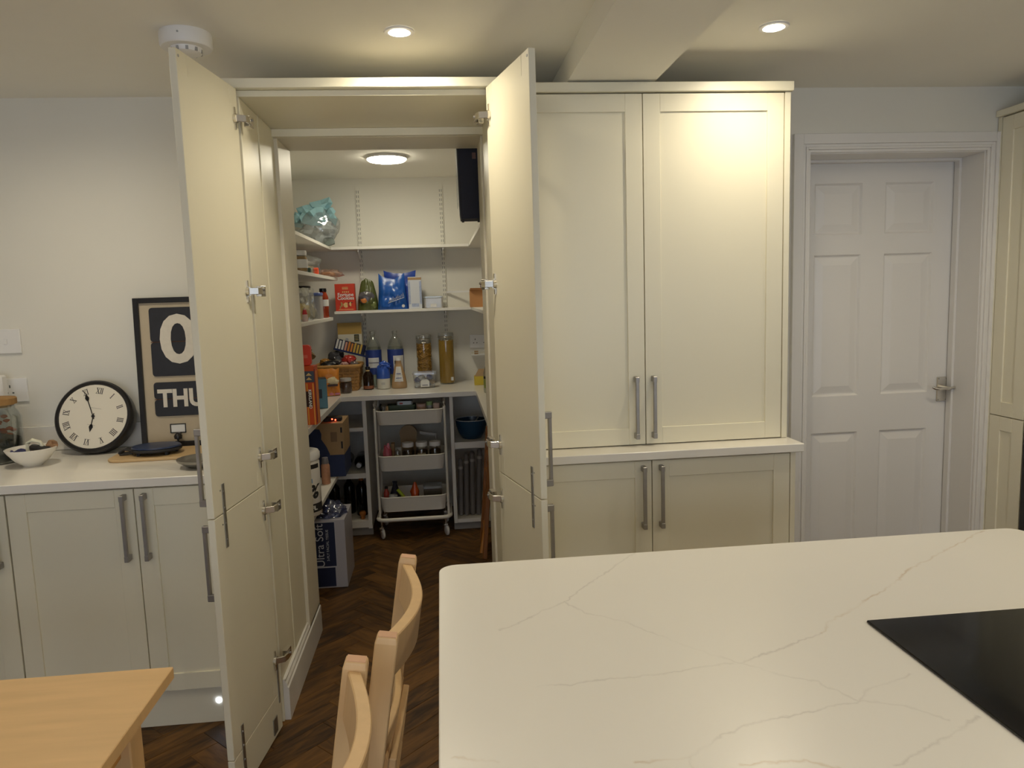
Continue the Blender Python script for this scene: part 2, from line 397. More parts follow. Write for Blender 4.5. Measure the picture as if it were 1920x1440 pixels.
# left-hand base run
def base_unit(label, x0, x1, doors, handles, m=IVORY, group=None, yb=3.04):
    t = thing('base_cabinet', label, 'cabinet', (0,0,0), group=group)
    MB().box(x0, x1, 2.497, yb, .15, .872).build('carcass', m, t)
    for (a, b), hx in zip(doors, handles):
        d = shaker(a+.0015, b-.0015, .155, .865, 2.475, parent=t, m=m)
        if hx is not None: handle(d, hx, 2.475, .738)
    p = MB().box(x0, x1, 2.527, 2.545, .001, .15).build('plinth', m, t)
    return t, p
bc, bp_ = base_unit('cream double-door base cupboard under the round clock', -1.43, -.6325, [(-1.43,-1.03),(-1.03,-.6325)], [-1.059,-.995])
lg = MB().cyl((-.831, 2.5275, .080), (-.831, 2.524, .080), .009, .009, 14).build('plinth_light', mat('led_lens', (.75,.82,1.0), .3, emit=14), bp_)
base_unit('cream base cupboard under the cork-lidded glass jar', -2.23, -1.432, [(-2.23,-1.832),(-1.832,-1.432)], [None, -1.462])
wt = MB()
wt.box(-2.3, -.635, 2.455, 3.04, .873, .903)
w = tag(wt.build('worktop', QUARTZ, bevel=.002), 'white quartz worktop carrying the clock and sign', 'worktop')
MB().box(-2.3, -.635, 3.04, 3.059, .9035, 1.001).build('upstand', QUARTZ, w, bevel=.0015)

# pantry tall surround
ps = thing('pantry_surround', 'cream tall cupboard surround framing the open pantry', 'cupboard')
MB().box(-.6325, -.6035, 2.488, 2.72, .002, 2.106).box(-.6325, -.601, 2.72, 2.958, .002, 2.106).build('side_panel', CREAM, ps, bevel=.001)
MB().box(.194, .216, 2.488, 2.958, .002, 2.106).build('side_panel', CREAM, ps, bevel=.001)
MB().box(-.6325, .216, 2.488, 2.958, 2.107, 2.126).build('top_panel', CREAM, ps, bevel=.001)
MB().box(-.6035, .194, 2.932, 2.955, 2.078, 2.106).build('back_rail', CREAM, ps)
MB().box(-.66, .222, 2.462, 2.958, 2.127, 2.157).build('cornice', CREAM, ps, bevel=.002)

# tall pantry doors, opened past square
def pantry_door(label, hinge, free, side, hinge_z):
    d = Vector((free[0]-hinge[0], free[1]-hinge[1], 0)); W = d.length; a = math.atan2(d.y, d.x)
    t = thing('pantry_door', label, 'door', (hinge[0], hinge[1], 0), (0, 0, a))
    # local x runs from hinge to free edge; inner face at local y=0, body on the outer side
    o = -side
    def leaf(z0, z1, nm, rail=.06):
        b = MB(); y = lambda q: o*q
        def bx(x0, x1, y0, y1, za, zb): b.box(x0, x1, min(y(y0), y(y1)), max(y(y0), y(y1)), za, zb)
        if rail:
            bx(rail-.002, W-rail+.002, 0.0005, .0135, z0+rail-.002, z1-rail+.002)
            bx(0, rail, 0, .02, z0, z1); bx(W-rail, W, 0, .02, z0, z1); bx(rail, W-rail, 0, .02, z0, z0+rail); bx(rail, W-rail, 0, .02, z1-rail, z1)
            bx(rail-.003, W-rail+.003, 0, .003, z0+rail-.003, z1-rail+.003)
        else: bx(0, W, 0, .02, z0, z1)
        return b.build(nm, CREAM, t, bevel=.0015)
    up = leaf(.8615, 2.124, 'upper_leaf'); lo = leaf(.135, .8585, 'lower_leaf'); pb = leaf(.004, .1325, 'plinth_board', 0)
    for par, zc in ((up, 1.001), (lo, .720)):
        h = put('handle', HAND, None, par, (W-.035, o*.02, zc), (0, 0, 0 if o < 0 else PI))
    for z0, z1, x in ((.757, .946, W-.068), (.03, .208, W-.068)):
        s = MB().box(x-.008, x+.008, min(0, side*.0025), max(0, side*.0025), z0, z1)
        s2 = s.build('joining_plate', ZINC, t, bevel=.0006)
        q = MB()
        for k in range(4):
            zz = z0 + (z1-z0)*(k+.5)/4; q.cyl((x, side*.002, zz), (x, side*.0038, zz), .0032, n=8)
        q.build('screw', STEEL, s2)
    MB().box(.012, .020, min(0, side*.003), max(0, side*.003), .10, .245).build('joining_plate', ZINC, t)
    MB().box(.05, .085, min(0, side*.003), max(0, side*.003), .02, .075).build('corner_plate', ZINC, t)
    for z in (.93, .83): MB().cyl((W-.05, 0, z), (W-.05, side*.0015, z), .0025, n=8).build('screw', STEEL, t)
    MB().cyl((W-.012, 0, 2.106), (W-.012, side*.0012, 2.106), .004, n=10).build('screw_hole', GREYP, t)
    for z in hinge_z:
        h = MB().box(.026, .034, min(0, side*.004), max(0, side*.004), z-.034, z+.034)          # cup flange
        h.cyl((.03, 0, z), (.03, side*.009, z), .014, n=14)
        ho = h.build('hinge', CHROME, t, smooth=40)
        # arm reaches from the cup across to the side panel behind the door edge
        am = MB()
        P = [(.03, side*.007), (.018, side*.030), (-.004, side*.034), (-.034, side*.030)]
        for (xa, ya), (xb, yb) in zip(P, P[1:]):
            v = Vector((xb-xa, yb-ya, 0)); ang = math.atan2(v.y, v.x); M4 = Matrix.Translation((xa, ya, z)) @ Matrix.Rotation(ang, 4, 'Z')
            am.box(-.002, v.length+.002, -.0035, .0035, -.010, .011, M4)
        am.box(-.046, -.008, side*.020-.006, side*.020+.012, z-.017, z+.017)
        am.build('hinge_arm', CHROME, ho, bevel=.001)
        pw = MB().box(-.046, -.022, side*.008 - .004, side*.030, z-.022, z+.022) if False else MB().cyl((-.02, side*.040, z+.004), (-.02, side*.036, z+.004), .004, n=8)
        pw.build('hinge_screw', STEEL, ho)
    return t
pantry_door('tall cream pantry door standing open beside the sign and clock', (-.603, 2.458), (-.653, 2.072), 1, (2.027, 1.496, .958, .780, .257))
pantry_door('tall cream pantry door standing open against the closed wall cupboard', (.178, 2.462), (.270, 2.078), -1, (2.031, 1.495, .958, .772, .257))

# closed dresser beside the pantry: base cupboard, ledge, wall cupboard
t, p = base_unit('cream double-door base cupboard under the narrow stone ledge', .218, 1.2235, [(.218,.717),(.717,1.2235)], [.684,.748], m=CREAM, yb=2.985)
MB().box(1.2245, 1.2435, 2.475, 2.985, .002, .872).build('end_panel', CREAM, t, bevel=.001)
lg = MB().box(.218, 1.262, 2.447, 2.985, .8735, .903)
tag(lg.build('stone_ledge', QUARTZ, bevel=.002), 'white stone ledge between the closed cupboards', 'worktop')
wc = thing('wall_cabinet', 'tall cream double-door wall cupboard standing on the stone ledge', 'cabinet')
MB().box(.218, 1.2295, 2.582, 2.985, .9045, 2.13).build('carcass', CREAM, wc)
for (a, b), hx in zip(((.218,.721),(.721,1.2285)), (.684, .748)):
    d = shaker(a+.0015, b-.0015, .907, 2.127, 2.56, parent=wc); handle(d, hx, 2.56, 1.043)
MB().box(1.2305, 1.2515, 2.56, 2.985, .9045, 2.13).build('end_panel', CREAM, wc, bevel=.001)
MB().box(.224, 1.258, 2.548, 2.985, 2.131, 2.163).build('cornice', CREAM, wc, bevel=.002)

# tall cupboards on the side wall
TX = 2.372
def side_door(y0, y1, z0, z1, parent, m=CREAM):
    b = MB(); r = .06
    b.box(TX+.0065, TX+.018, y0+r-.002, y1-r+.002, z0+r-.002, z1-r+.002)
    b.box(TX, TX+.02, y0, y0+r, z0, z1).box(TX, TX+.02, y1-r, y1, z0, z1).box(TX, TX+.02, y0+r, y1-r, z0, z0+r).box(TX, TX+.02, y0+r, y1-r, z1-r, z1)
    return b.build('door', m, parent, bevel=.0012)
tc_ = thing('tall_cabinet', 'cream tall cupboard in the corner beside the white panelled door', 'cabinet')
MB().box(TX+.021, 2.98, 2.775, 2.966, .10, 2.13).build('carcass', CREAM, tc_)
MB().box(TX-.002, 2.98, 2.967, 2.985, .002, 2.13).build('end_panel', CREAM, tc_)
side_door(2.777, 2.964, .8765, 2.126, tc_); side_door(2.777, 2.964, .12, .8725, tc_)
MB().box(TX-.014, 2.98, 2.775, 2.986, 2.131, 2.157).build('cornice', CREAM, tc_, bevel=.002)
MB().box(TX+.03, 2.98, 2.775, 2.966, .001, .10).build('plinth', CREAM, tc_)
ov = thing('oven_housing', 'cream tall oven housing with black glass oven below', 'oven')
MB().box(TX+.021, 2.98, 2.17, 2.773, .10, 2.13).build('carcass', CREAM, ov)
side_door(2.172, 2.771, .8765, 2.126, ov)
MB().box(TX+.001, TX+.021, 2.172, 2.771, .12, .27).build('drawer_front', CREAM, ov, bevel=.001)
og = MB().box(TX-.003, TX+.02, 2.174, 2.769, .275, .8725).build('oven_glass', mat('black_glass', (.008,.008,.01), .06), ov, bevel=.002)
MB().tube([(TX-.003,2.25,.70),(TX-.04,2.25,.70),(TX-.04,2.70,.70),(TX-.003,2.70,.70)], .008).build('oven_handle', STEEL, og, smooth=50)
MB().box(TX-.014, 2.98, 2.17, 2.773, 2.131, 2.157).build('cornice', CREAM, ov, bevel=.002)
MB().box(TX+.03, 2.98, 2.17, 2.773, .001, .10).build('plinth', CREAM, ov)

# ------------------------------------------------------------------ island with hob
isl = thing('kitchen_island', 'kitchen island with white veined stone top', 'island')
top = MB().prism(rrect(-.025, 1.265, .38, 1.485, .035, 6), .873, .903)
top.build('island_top', VEIN, isl, bevel=.002, seg=2)
MB().box(.28, 1.23, .42, 1.42, .10, .8725).build('island_body', CREAM, isl, bevel=.002)
MB().box(.31, 1.20, .46, 1.38, .001, .10).build('plinth', CREAM, isl)
hob = thing('hob', 'black glass induction hob set on the island top', 'hob')
MB().box(.674, 1.19, .56, 1.093, .9032, .908).build('glass_plate', mat('hob_glass', (.006,.006,.007), .08, spec=.4), hob, bevel=.0015)

# ------------------------------------------------------------------ dining table and chairs
tb = thing('dining_table', 'pale beech dining table with a square corner', 'table')
MB().box(-.985, -.562, .55, 1.458, .716, .74).build('table_top', OAKL, tb, bevel=.0015)
MB().box(-1.78, -.987, .55, 1.458, .716, .74).build('table_top', OAKL, tb, bevel=.0015)
MB().box(-1.71, -.63, .62, .64, .62, .714).box(-1.71, -.63, 1.37, 1.39, .62, .714).box(-1.71, -1.69, .62, 1.39, .62, .714).box(-.65, -.63, .62, 1.39, .62, .714).build('apron', ORANGEW, tb)
for x in (-1.70, -.64):
    for y in (.63, 1.38): MB().box(x-.028, x+.028, y-.028, y+.028, .001, .714).build('leg', OAKL, tb, bevel=.003)
def chair(label, x, y, rz, H=.89, W=.386):
    """folding chair, nearly closed, standing with its top towards +x; (x, y) is the middle of the back's top"""
    a = math.radians(9.2)
    t = thing('folding_dining_chair', label, 'chair', (x - H*math.sin(a), y, .0045), (0, a, math.radians(rz)))
    for s in (-1, 1):
        yy = s*W/2; rg = []
        for z, w, dd in ((0,.017,.013),(.3,.019,.014),(H-.012,.0195,.0145),(H-.004,.018,.013),(H,.0165,.0115)):
            rg.append([(-w, yy-dd, z), (w, yy-dd, z), (w, yy+dd, z), (-w, yy+dd, z)])
        o = MB().loft(rg).build('back_post', BEECH, t, bevel=.002)
        MB().box(-.0155, .0155, yy-.0105, yy+.0105, H-.0005, H+.0006).build('end_grain', ENDG, o)
        yi = s*(W/2-.034); sp = math.radians(23.6); ux, uz = math.sin(sp), math.cos(sp)
        MB().loft([[(.004+ux*k-q*uz, yi-.011, .40-uz*k-q*ux), (.004+ux*k+q*uz, yi-.011, .40-uz*k+q*ux), (.004+ux*k+q*uz, yi+.011, .40-uz*k+q*ux), (.004+ux*k-q*uz, yi+.011, .40-uz*k-q*ux)] for k, q in ((.404,.014),(0,.018),(-.05,.016))]).build('folding_leg', BEECH, t, bevel=.002)
        MB().cyl((0, yy-s*.0145, .40), (0, yi+s*.011, .40), .005, n=10).build('pivot_bolt', STEEL, t)
    def rail(z0, z1, bow, th, nm):
        n = 16; f = []; bk = []
        for i in range(n+1):
            s = i/n; yv = -W/2+.0145 + (W-.029)*s; xv = bow*math.sin(PI*s)
            f.append((xv-th/2, yv)); bk.append((xv+th/2, yv))
        MB().prism(f + bk[::-1], z0, z1).build(nm, BEECH, t, bevel=.002, smooth=40)
    rail(H-.095, H-.014, .036, .022, 'top_rail'); rail(.62, .66, .02, .014, 'back_slat')
    for k in range(5): MB().box(.024, .038, -W/2+.06, W/2-.06, .30+k*.066, .357+k*.066).build('seat_slat', BEECH, t, bevel=.002)
    for s in (-1, 1): MB().box(.023, .0236, s*(W/2-.075)-.012, s*(W/2-.075)+.012, .29, .64).build('seat_batten', BEECH, t)
    MB().box(-.008, .008, -W/2+.013, W/2-.013, .10, .13).build('stretcher', BEECH, t, bevel=.002)
chair('beech folding chair standing nearly closed by the island, nearer the pantry', -.104, 1.425, -2.9)
chair('beech folding chair standing nearly closed by the island, farther from the pantry', -.164, .957, -1.8)

# ------------------------------------------------------------------ ceiling fittings
RING = MB().lathe([(.0345,0),(.045,0),(.047,.004),(.045,.007),(.0345,.004)], 32).mesh('bezel', smooth=40)
RING.materials.append(mat('lamp_bezel', (.80,.78,.74), .4))
LENS = MB().lathe([(.0001,-.002),(.024,-.003),(.034,.0005),(.034,.004),(.0001,.004)], 28).mesh('lamp_lens', smooth=60)
LENS.materials.append(mat('lamp_glow', (1,.93,.8), .3, emit=30))
def downlight(x, y, label, group=None, place=None):
    """a real ceiling spot; place names the ones that lie outside the picture"""
    t = thing(f'downlight_{place}_offscreen' if place else 'downlight', label, 'light', (x, y, CZ-.0075), group=group)
    put('bezel', RING, None, t); put('lamp_lens', LENS, None, t)
    nm = f'spot_{place}_offscreen' if place else 'lamp_beam'
    L = bpy.data.lights.new(nm, 'SPOT'); L.energy = SPOT_W; L.color = SPOT_COL; L.spot_size = math.radians(172); L.spot_blend = 1.0; L.shadow_soft_size = .028
    lo = bpy.data.objects.new(nm, L); COL.objects.link(lo); lo.parent = t; lo.location = (0, 0, -.006)
downlight(-.085, 2.344, 'lit round ceiling spot in front of the open pantry')
downlight(1.066, 2.300, 'lit round ceiling spot in front of the closed wall cupboard')
# the same grid of spots carries on outside the picture: over the worktop, the oven aisle, the table and the island
for x, y, w_, pl in ((-1.30, 2.34, 'over the worktop with the clock', 'worktop'), (2.05, 2.0, 'in front of the oven housing', 'oven_aisle'), (-1.30, .5, 'over the dining table', 'table'),
                     (-.085, -.1, 'between the table and the island', 'chairs'), (1.066, -.1, 'over the near side of the island', 'island'), (2.05, .4, 'in the aisle beside the hob', 'hob_aisle')):
    downlight(x, y, 'lit round ceiling spot ' + w_, 'ceiling spots of the kitchen', pl)
sm = thing('smoke_alarm', 'round white smoke alarm on the ceiling above the open pantry door', 'alarm', (-.715, 2.372, CZ))
MB().lathe([(.001,0),(.072,0),(.074,-.004),(.074,-.038),(.070,-.043),(.001,-.043)], 36).build('alarm_body', WHITEP, sm, smooth=40)
MB().lathe([(.001,-.043),(.045,-.043),(.042,-.056),(.034,-.060),(.001,-.060)], 28).build('sensor_cap', WHITEP, sm, smooth=40)
gr = MB()
for i in range(10):
    a = 2*PI*i/10; M4 = Matrix.Rotation(a, 4, 'Z'); gr.box(.036, .0445, -.004, .004, -.0565, -.046, M4)
gr.build('vent', GREYP, sm)
MB().cyl((-.0, -.0735, -.018), (-.0, -.0752, -.018), .003, n=8).build('indicator', GREYP, sm)
pl_ = thing('pantry_lamp', 'round flush white lamp glowing on the pantry ceiling', 'light', (-.262, 4.33, CZ))
MB().lathe([(.001,0),(.113,0),(.114,-.004),(.114,-.013),(.112,-.015),(.110,-.013),(.110,-.010),(.001,-.010)], 40).build('lamp_base', WHITEP, pl_, smooth=40)
MB().lathe([(.001,-.0105),(.1085,-.0105),(.109,-.017),(.102,-.0235),(.06,-.027),(.001,-.0275)], 40).build('diffuser', mat('pantry_glow', (1,.92,.72), .4, emit=PANTRY_E*4), pl_, smooth=60)

# ------------------------------------------------------------------ wall plates by the worktop
def plate(name, label, cat, x0, x1, z0, z1, y, kind):
    t = thing(name, label, cat, ((x0+x1)/2, y, z0)); w = (x1-x0)/2; h = z1-z0
    MB().box(-w, w, -.009, -.0005, 0, h).build('face_plate', WHITEP, t, bevel=.002)
    if kind == 'switch':
        for x in (-.02, .02): MB().box(x-.0065, x+.0065, -.0125, -.009, h/2-.011, h/2+.011).build('rocker', WHITEP, t, bevel=.001)
    else:
        for dx in ((0,) if kind == 'single' else (-.035, .035)):
            MB().box(dx-.0025, dx+.0025, -.0095, -.0088, h*.60, h*.72).build('socket_hole', DARKSLOT, t)
            for s in (-1, 1): MB().box(dx+s*.011-.0035, dx+s*.011+.0035, -.0095, -.0088, h*.36, h*.42).build('socket_hole', DARKSLOT, t)
            MB().box(dx-.028, dx-.018, -.0115, -.009, h*.66, h*.80).build('rocker', WHITEP, t)
    return t
plate('light_switch', 'white double light switch on the wall above the socket', 'switch', -1.785, -1.637, 1.294, 1.389, WYL, 'switch')
plate('wall_socket', 'white wall socket above the upstand beside the glass jar', 'socket', -1.760, -1.630, 1.103, 1.196, WYL, 'single')
# ------------------------------------------------------------------ things on the kitchen worktop
WT = .9035
ck = thing('wall_clock', 'round black-cased clock with roman numerals leaning on the upstand', 'clock', (-1.345, 2.895, WT+.009), (math.radians(-19), 0, math.radians(1)))
R = .143
rim = MB().lathe([(.001,-.078),(.124,-.078),(.136,-.066),(R,-.02),(R,-.008),(.137,0),(.127,0),(.124,-.006),(.001,-.006)], 56)
rim.build('clock_case', BLACK, ck, (0, -.0, R), (PI/2, 0, 0), smooth=35)
face = MB().lathe([(.001,-.0055),(.1245,-.0055),(.1245,-.0035),(.001,-.0035)], 48).build('clock_face', mat('clock_paper', (.74,.69,.58), .6), ck, (0,0,R), (PI/2,0,math.radians(0)), smooth=30)
ROLL = math.radians(11)
def numeral(s):
    b = MB(); w = .0085; h = .022; x = 0; segs = []
    adv = {'I': .006, 'V': .014, 'X': .015}
    tot = sum(adv[c] for c in s); x = -tot/2
    for c in s:
        a = adv[c]; xm = x + a/2
        if c == 'I': segs.append(((xm, -h/2), (xm, h/2), .0028))
        if c == 'V': segs += [((x+.002, h/2), (xm, -h/2), .003), ((x+a-.002, h/2), (xm, -h/2), .0014)]
        if c == 'X': segs += [((x+.002, h/2), (x+a-.002, -h/2), .003), ((x+.002, -h/2), (x+a-.002, h/2), .0014)]
        x += a
    for p0, p1, t in segs:
        v = Vector((p1[0]-p0[0], p1[1]-p0[1], 0)); M4 = Matrix.Translation((p0[0], p0[1], 0)) @ Matrix.Rotation(math.atan2(v.y, v.x), 4, 'Z')
        b.box(0, v.length, -t/2, t/2, 0, .0006, M4)
    for yy in (-h/2, h/2): b.box(-tot/2, tot/2, yy-.0005, yy+.0005, 0, .0006)
    return b
INK = mat('clock_ink', (.05,.045,.045), .6)
for k, s in enumerate(['XII','I','II','III','IIII','V','VI','VII','VIII','IX','X','XI']):
    a = -(2*PI*k/12) - ROLL
    me = numeral(s).mesh('numeral')
    me.transform(Matrix.Translation((-.101*math.sin(a), .101*math.cos(a), -.0035)) @ Matrix.Rotation(a, 4, 'Z'))
    put('numeral', me, INK, face)
def hand(L, ang, nm, z):
    b = MB(); b.box(-.0016, .0016, -.012, L, 0, .0012)
    b.prism([(0, L+.014), (-.0075, L-.006), (-.004, L-.016), (.004, L-.016), (.0075, L-.006)], 0, .0012)
    b.lathe([(.001,0),(.006,0),(.006,.0015),(.001,.0015)], 14)
    me = b.mesh(nm); me.transform(Matrix.Translation((0,0,z)) @ Matrix.Rotation(-(math.radians(ang)) - ROLL, 4, 'Z')); put(nm, me, BLACK, face)
hand(.082, -30, 'minute_hand', -.0015); hand(.048, 178, 'hour_hand', -.003)
tm = text_mesh('LONDON', .008) if False else None
for x0, x1, y in ((-.022,.022,.032), (-.014,.014,-.034)): MB().box(x0, x1, y-.0008, y+.0008, -.0035, -.0031).build('maker_line', mat('faint_ink', (.45,.41,.35), .7), face, rot=(0,0,-ROLL))

sg = thing('calendar_sign', 'black framed flip-calendar sign reading 0 and THU', 'sign', (-1.018, 3.004, WT+.001), (math.radians(-3.2), 0, 0))
SW, SH = .347, .588
MB().box(-SW/2+.008, SW/2-.008, -.012, -.002, .008, SH-.008).build('backing_board', mat('linen_board', (.50,.42,.30), .8, var=.06, vscale=30), sg)
fr_ = MB().box(-SW/2, -SW/2+.02, -.022, 0, 0, SH).box(SW/2-.02, SW/2, -.022, 0, 0, SH).box(-SW/2+.02, SW/2-.02, -.022, 0, 0, .02).box(-SW/2+.02, SW/2-.02, -.022, 0, SH-.02, SH)
fr_.build('frame', BLACK, sg, bevel=.001)
RUST = mat('worn_black_tin', (.012,.012,.017), .5, var=.6, vscale=25)
LETT = mat('worn_cream_paint', (.68,.63,.54), .6, var=.1, vscale=60)
def plate_tin(z0, z1, txt, size, sx, cx):
    p = None
    mid = (z0+z1)/2
    for a, b in ((z0, mid-.0012), (mid+.0012, z1)):
        q = MB().prism(rrect(-.116, .116, a, b, .012, 4), .0, .006)
        me = q.mesh('tin_flap', bevel=.0012); me.transform(Matrix.Translation((0,-.0125,0)) @ Matrix.Rotation(PI/2, 4, 'X'))
        o = put('tin_flap', me, RUST, sg)
        if p is None: p = o
    MB().box(-.1155, .1155, -.0160, -.0125, mid-.0016, mid+.0016).build('flap_gap', mat('rust', (.16,.07,.04), .8), sg)
    me = text_mesh(txt, size, .0006, sx, bold=.006 if len(txt) == 1 else .0035)
    me.transform(Matrix.Translation((cx, -.0193, mid)) @ Matrix.Rotation(PI/2, 4, 'X')); put('lettering', me, LETT, p)
plate_tin(SH-.308, SH-.039, '0', .262, 1.10, -.010); plate_tin(SH-.466, SH-.332, 'THU', .094, .93, -.012)
ch = MB().box(-.03, .03, -.0155, -.0125, SH-.549, SH-.546).box(-.03, .03, -.0155, -.0125, SH-.515, SH-.512).box(-.03, -.027, -.0155, -.0125, SH-.549, SH-.512).box(.027, .03, -.0155, -.0125, SH-.549, SH-.512)
co = ch.build('card_holder', BLACK, sg, (-.035,0,.014)); MB().box(-.026, .026, -.0138, -.0125, SH-.545, SH-.516).build('card', PAPERW, co)
hk = MB().cyl((0,-.0125,.052), (0,-.034,.052), .006).tube([(0,-.03,.052),(0,-.036,.030),(0,-.040,.018),(0,-.052,.016),(0,-.058,.026)], .0055).lathe([(.001,.012),(.014,.014),(.016,.026),(.008,.036),(.001,.038)], 14, (0,-.034,.02))
hk.build('coat_hook', BLACK, sg, (-.03,0,-.002), smooth=50)
dup_h = hk.build('coat_hook', BLACK, sg, (.085,0,.03), smooth=50)

# cork-lidded jar, bowl, board and trivet
jr = thing('storage_jar', 'clear glass jar with cork lid full of dried petals', 'jar', (-1.655, 2.86, WT))
MB().lathe([(.072,0),(.078,.004),(.082,.02),(.082,.165),(.072,.19),(.066,.198),(.066,.212),(.069,.214),(.0695,.196),(.0755,.188),(.0855,.166),(.0855,.018),(.08,0)], 28).build('glass', GLASS, jr, smooth=50)
MB().lathe([(.001,.205),(.062,.205),(.068,.2145),(.076,.2145),(.076,.236),(.072,.239),(.001,.239)], 28).build('cork_lid', mat('cork', (.36,.20,.07), .8, var=.25, vscale=60), jr, smooth=40)
pt = MB()
PET_R = mat('dried_petals', (.33,.07,.03), .8, var=.7, vscale=18); PET_D = mat('dark_dried_leaves', (.025,.03,.025), .8, var=.5, vscale=20)
for i in range(26):
    a = random.random()*6.28; r = random.uniform(.02, .062); pt.blob((r*math.cos(a), r*math.sin(a), random.uniform(.095, .168)), (.014,.011,.007), 1, .5, 3, i)
stuff(pt.build('petals', PET_R, jr, smooth=60))
MB().lathe([(.001,.006),(.076,.006),(.079,.02),(.079,.085),(.05,.10),(.001,.105)], 18).build('leaf_layer', PET_D, jr, smooth=60)
bw = thing('bowl', 'small white bowl holding odds and ends beside the glass jar', 'bowl', (-1.487, 2.765, WT))
MB().lathe([(.03,0),(.033,.004),(.055,.022),(.078,.052),(.084,.064),(.081,.065),(.074,.053),(.05,.025),(.028,.009),(.001,.008)], 32).build('bowl_shell', mat('white_glaze', (.78,.75,.68), .18), bw, smooth=50)
def loose(name, label, cat, b, m, loc, rot=(0,0,0), smooth=50, **k): return tag(b.build(name, m, None, loc, rot, smooth=smooth, **k), label, cat)
loose('cable_coil', 'dark blue coiled cable in the white bowl', 'cable', MB().tube([(.03*math.cos(a/4), .022*math.sin(a/4), .004*math.sin(a)) for a in range(0, 60)], .005, 6), mat('navy_cable', (.02,.025,.12), .5), (-1.52, 2.76, WT+.052))
loose('plastic_clip', 'bent cream plastic clip in the white bowl', 'clip', MB().tube([(-.02,0,-.02),(-.026,0,.02),(-.012,0,.034),(.014,0,.03),(.024,0,.012)], .007, 8), mat('cream_plastic', (.68,.66,.52), .45), (-1.47, 2.755, WT+.058), (0, .2, .1))
loose('spectacles_case', 'small black case in the white bowl', 'case', MB().prism(rrect(-.036,.036,-.014,.014,.012), -.008, .008), BLACK, (-1.448, 2.75, WT+.062), (.3, .22, 0), bevel=.003)
loose('twig_bundle', 'small brown dried flower head in the white bowl', 'flower', MB().blob((0,0,0), (.02,.016,.018), 2, .7, 4, 3), mat('dried_brown', (.30,.17,.09), .9, var=.4, vscale=40), (-1.425, 2.785, WT+.068))
loose('white_box', 'white box edge standing by the wall socket', 'box', MB().box(-.10, 0, -.03, .03, 0, .17), WHITEP, (-1.745, 3.005, 1.004), bevel=.003) if False else None
nb = thing('router', 'slim white device standing against the upstand', 'device', (-1.735, 2.985, WT))
MB().box(-.06, .06, -.02, .02, .0, .312).build('device_body', WHITEP, nb, bevel=.006); MB().box(-.03, .03, -.0212, -.0195, .26, .28).build('device_vent', GREYP, nb)
bd = thing('chopping_board', 'rounded wooden serving board lying in front of the sign', 'board', (-1.03, 2.835, WT), (0,0,math.radians(2)))
MB().prism(rrect(-.20, .20, -.105, .105, .05, 8), 0, .010).build('board_panel', mat('board_wood', (.58,.40,.20), .5, var=.12, vscale=6, stretch=(1,8,1)), bd, bevel=.002)
tv = thing('hot_trivet', 'low black trivet with dark blue top on the serving board', 'trivet', (-1.075, 2.82, WT+.0105))
MB().lathe([(.001,.022),(.082,.022),(.088,.026),(.084,.031),(.001,.034)], 36, sx=1.0, sy=.8).build('blue_top', mat('navy_enamel', (.02,.035,.09), .35), tv, smooth=45)
MB().tube([(.084*math.cos(2*PI*i/30), .068*math.sin(2*PI*i/30), .018) for i in range(30)], .006, 8, True).build('ring_frame', BLACKM, tv, smooth=50)
for a in (.5, 2.2, 3.9, 5.5): MB().box(.07*math.cos(a)-.006, .07*math.cos(a)+.006, .056*math.sin(a)-.006, .056*math.sin(a)+.006, 0, .016).build('foot', BLACKM, tv, bevel=.001)
lh = MB()
for dy in (-.018, 0, .018): lh.tube([(-.078,dy,.016),(-.11,dy,.022),(-.128,dy,.014),(-.126,dy,.004),(-.078,dy,.006)], .0035, 6)
lh.tube([(-.127,-.02,.010),(-.127,.02,.010)], .0045, 6).build('loop_handle', BLACKM, tv, smooth=50)
sd = thing('pewter_dish', 'small pewter dish half hidden behind the open door', 'dish', (-.845, 2.60, WT))
MB().lathe([(.04,0),(.05,.004),(.078,.022),(.082,.030),(.079,.030),(.07,.02),(.042,.008),(.001,.008)], 30).build('dish_shell', mat('pewter', (.30,.29,.27), .35, metal=.8), sd, smooth=50)

# ------------------------------------------------------------------ pantry fittings
PW = .887
up = MB()
pw_ = MB().prism([(PL+.002,3.25),(-.615,3.25),(-.615,4.445),(.196,4.445),(.196,3.25),(PR-.002,3.25),(PR-.002,PB-.001),(PL+.002,PB-.001)], .857, PW)
tag(pw_.build('pantry_worktop', QUARTZ, bevel=.0015), 'white U-shaped worktop running around the pantry walls', 'worktop')
def shelf(label, x0, x1, y0, y1, z, t=.018):
    return tag(MB().box(x0, x1, y0, y1, z-t, z).build('pantry_shelf', LAMIN, bevel=.001), label, 'shelf')
SY = 4.89
shelf('white shelf along the pantry back wall, topmost, empty in the middle', -.680, .205, SY, PB-.001, 1.803)
shelf('white topmost side shelf carrying the bag of blue tissue', PL+.001, -.681, 3.25, PB-.001, 1.803)
shelf('white topmost side shelf behind the hanging navy bag', .206, PR-.001, 3.25, PB-.001, 1.803)
shelf('white side shelf carrying the jar of nuts', PL+.001, -.637, 3.25, 4.80, 1.603)
shelf('white shelf along the pantry back wall carrying the snack bags', -.683, .205, SY, PB-.001, 1.391)
shelf('white side shelf carrying the red sauce bottle', PL+.001, -.63, 3.25, 4.45, 1.363)
shelf('white side shelf carrying the brown paper box', .206, PR-.001, 3.6, PB-.001, 1.391)
shelf('white low side shelf carrying the white tub and pink salt', PL+.001, -.62, 3.25, 4.42, .474, .022)
